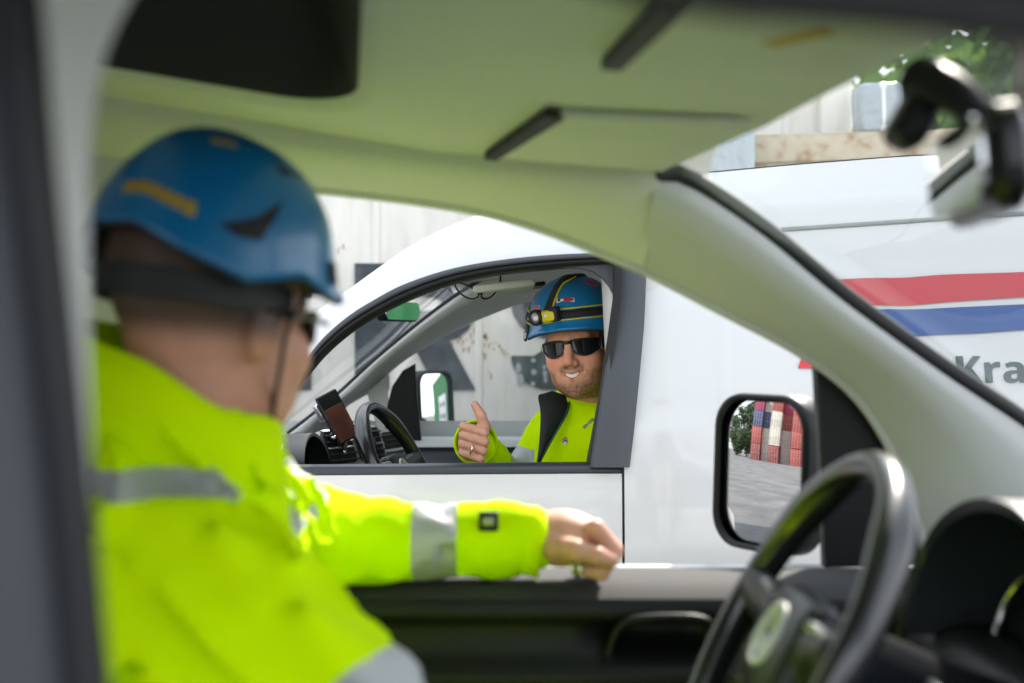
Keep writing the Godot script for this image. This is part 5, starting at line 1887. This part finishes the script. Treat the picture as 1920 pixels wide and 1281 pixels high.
func near_person() -> void:
	var base := Vector3(-0.33, 0, -1.28)
	var t := thing("person", base, "person in blue helmet and yellow jacket seen from behind, forearm on the window sill", "person")
	var yaw := deg_to_rad(33.0)
	var fwd := Vector3(sin(yaw), -0.06, -cos(yaw)).normalized()
	var bx := facing(fwd)
	bx = bx * Basis(Vector3.BACK, deg_to_rad(3.0))
	var H := Transform3D(bx, P(402, 598, 1.2))
	var head := nets(head_d, Vector3(-0.1, -0.24, -0.14), Vector3(0.1, 0.15, 0.13), 0.0055)
	var fist := nets(near_fist_d, Vector3(-0.1, -0.05, -0.06), Vector3(0.125, 0.05, 0.07), 0.0042)
	var fx := Transform3D(Basis(Vector3.BACK, deg_to_rad(-2)), P(1030, 1014, 1.60))
	obj("body", net_mesh(head, H, nape_tint), M.skin, t)
	obj("hand", net_mesh(fist, fx, hand_tint), M.skin, t)
	obj("finger_ring", tube(ring_at(fx * Vector3(0.034, -0.028, 0.036), Vector3(0, 0.009, 0), Vector3(0.004, 0, 0.008), 16), 0.003, 8, 1.0, true), M.chrome, t)
	var HX := H * Transform3D(Basis.from_scale(Vector3(0.95, 0.94, 0.92)), Vector3(0, 0.0, -0.006))
	var h := helmet(t, HX)
	# yellow printed word on the side of the shell, one block per letter
	var a := 139.0
	for w in [5.5, 4.5, 5.0, 4.0, 5.5, 4.5, 5.0]:
		obj("print_mark", shell_patch(HX, [[a, 0.235], [a + w, 0.225], [a + w, 0.16], [a, 0.165]], 0.0012, 0.002), M.ochre, h)
		a += w + 0.9
	obj("logo_mark", shell_patch(HX, [[120, 0.70], [140, 0.70], [140, 0.66], [120, 0.66]], 0.0012, 0.002), M.ochre, h)
	# cradle band round the back of the head, ear loop
	var band := []
	for y in [0.034, 0.006]:
		var r := PackedVector3Array()
		for i in 25:
			var f := deg_to_rad(78 + 204.0 * i / 24.0)
			r.append(H * Vector3(-sin(f) * 0.085, y - 0.008 * cos(f), cos(f) * 0.118 - 0.008))
		band.append(r)
	obj("cradle_band", slab(band, Vector3(0, -0.001, -0.003)), M.rubber, h)
	obj("chin_strap", tube(curve(PackedVector3Array([H * Vector3(-0.10, 0.04, 0.03), H * Vector3(-0.086, 0.0, 0.012), H * Vector3(-0.080, -0.05, 0.01), H * Vector3(-0.055, -0.10, 0.03)]), 4), 0.004, 8, 0.6), M.cloth_black, h)
	var gl := obj("safety_glasses", tube(PackedVector3Array([H * Vector3(-0.088, 0.010, -0.02), H * Vector3(-0.087, 0.008, 0.04), H * Vector3(-0.075, 0.004, 0.075)]), 0.003, 8), M.gloss_black, t)
	var rows := []
	for j in 6:
		var r := PackedVector3Array()
		for i in 9:
			r.append(H * glasses_at(-1.0, i / 8.0, j / 5.0, 0.004))
		rows.append(r)
	obj("lens", slab(rows, Vector3(0.001, 0, -0.001)), M.lens, gl)

	var c := 0.0095
	var jn := nets(near_jacket_d, Vector3(-0.62, 0.66, -1.72), Vector3(0.06, 1.36, -0.90), c)
	snap_to(jn, near_band, c)
	var ja := obj("jacket", net_mesh(jn, Transform3D.IDENTITY, null, func(p): return near_band(p) > 0), M.hivis, t)
	obj("reflective_band", net_mesh(jn, Transform3D.IDENTITY, null, func(p): return near_band(p) <= 0), M.reflective, ja)
	# tall collar, higher at the nape than at the chin
	var rings := []
	for q in [[0.103, -0.085, 0.2], [0.101, -0.045, 0.5], [0.098, 0.02, 0.9], [0.096, 0.055, 1.0], [0.089, 0.056, 1.0], [0.086, 0.0, 0.9]]:
		var r := PackedVector3Array()
		for i in 40:
			var an := TAU * i / 40
			var cx: float = cos(an) * q[0] * 1.02
			r.append(Vector3(-0.316 + cx, 1.290 + q[1] - 0.55 * cx * q[2] + 0.004 * sin(an * 5.0), -1.190 + sin(an) * q[0]))
		rings.append(r)
	obj("collar", sheet(rings, true), M.hivis, ja)
	var lx := Transform3D(Basis(Vector3.RIGHT, 0.15), P(916, 978, 1.553))
	obj("sleeve_label", rbox(lx, Vector3(0.025, 0.025, 0.006), 0.002), M.rubber, ja)
	obj("label_print", rbox(lx * Transform3D(Basis.IDENTITY, Vector3(0, 0.001, 0.0025)), Vector3(0.014, 0.010, 0.003), 0.001), M.silver, ja)
	obj("cuff", sheet([ring_at(Vector3(0.012, 1.116, -1.60), Vector3(0, 0.043, 0), Vector3(0, 0, 0.043), 24), ring_at(Vector3(0.034, 1.114, -1.60), Vector3(0, 0.046, 0), Vector3(0, 0, 0.046), 24), ring_at(Vector3(0.032, 1.114, -1.60), Vector3(0, 0.040, 0), Vector3(0, 0, 0.040), 24), ring_at(Vector3(0.0, 1.114, -1.60), Vector3(0, 0.036, 0), Vector3(0, 0, 0.036), 24)], true), M.hivis, ja)
	legs(t, Vector3(-0.34, 0.70, -1.28), 1.0, M.hivis)  # out of view; hi-vis colour chosen to bounce green light onto the headliner

# ---------- loose things in the other van ----------
func small_things() -> void:
	# phone in its holder on the vents
	var ph := thing("mobile_phone", P(632, 782, 3.36), "black mobile phone with a reddish screen in a holder on the dashboard", "phone")
	var pb := facing(Vector3(0.66, 0.30, 0.68)) * Basis(Vector3.BACK, deg_to_rad(21.0))
	var px := Transform3D(pb, ph.position)
	obj("case", rbox(px, Vector3(0.076, 0.142, 0.011), 0.005), M.gloss_black, ph)
	obj("screen", rbox(px * Transform3D(Basis.IDENTITY, Vector3(0, -0.018, 0.0045)), Vector3(0.064, 0.096, 0.004), 0.001), M.screen, ph)
	var hd := thing("phone_holder", px * Vector3(0, -0.03, -0.03), "black and chrome phone holder clipped to the dashboard vents", "holder")
	obj("back_plate", rbox(px * Transform3D(Basis.IDENTITY, Vector3(0, -0.02, -0.014)), Vector3(0.06, 0.07, 0.012), 0.004), M.rubber, hd)
	for s in [-1.0, 1.0]:
		obj("grip_arm", tube(curve(PackedVector3Array([px * Vector3(s * 0.02, -0.03, -0.014), px * Vector3(s * 0.043, -0.04, -0.012), px * Vector3(s * 0.045, -0.045, 0.008)]), 4), 0.005, 8), M.chrome, hd)
	obj("stem", tube(curve(PackedVector3Array([px * Vector3(0, -0.03, -0.02), px * Vector3(-0.01, -0.06, -0.03), px * Vector3(-0.01, -0.10, -0.03)]), 4), 0.007, 8), M.chrome, hd)
	obj("clip", rbox(px * Transform3D(Basis.IDENTITY, Vector3(-0.02, 0.03, -0.03)), Vector3(0.02, 0.05, 0.02), 0.005), M.chrome, hd)
	# spare glasses tucked behind the sun visor
	var g := thing("glasses", P(900, 552, 3.2), "black framed safety glasses tucked behind the sun visor", "glasses")
	var gx := Transform3D(Basis(Vector3.UP, 0.25) * Basis(Vector3.RIGHT, 0.75), P(900, 553, 3.22))
	for s in [-1.0, 1.0]:
		var rim := PackedVector3Array()
		for i in 20:
			var a := TAU * i / 20
			rim.append(gx * Vector3(s * 0.031 + cos(a) * 0.028, sin(a) * 0.019, -12.0 * pow(s * 0.031 + cos(a) * 0.028, 2)))
		var r := obj("rim", tube(rim, 0.0024, 6, 1.0, true), M.gloss_black, g)
		var st := tool()
		for i in 20:
			tri(st, rim[i], rim[(i + 1) % 20], gx * Vector3(s * 0.031, 0, -0.010))
		obj("lens", done(st), M.glass, r)
		obj("temple", tube(curve(PackedVector3Array([gx * Vector3(s * 0.060, 0.004, -0.04), gx * Vector3(s * 0.066, 0.012, -0.09), gx * Vector3(s * 0.05, 0.016, -0.13)]), 4), 0.0024, 6), M.gloss_black, g)
	obj("bridge", tube(PackedVector3Array([gx * Vector3(-0.006, 0.004, 0), gx * Vector3(0, 0.006, 0.001), gx * Vector3(0.006, 0.004, 0)]), 0.0026, 6), M.gloss_black, g)
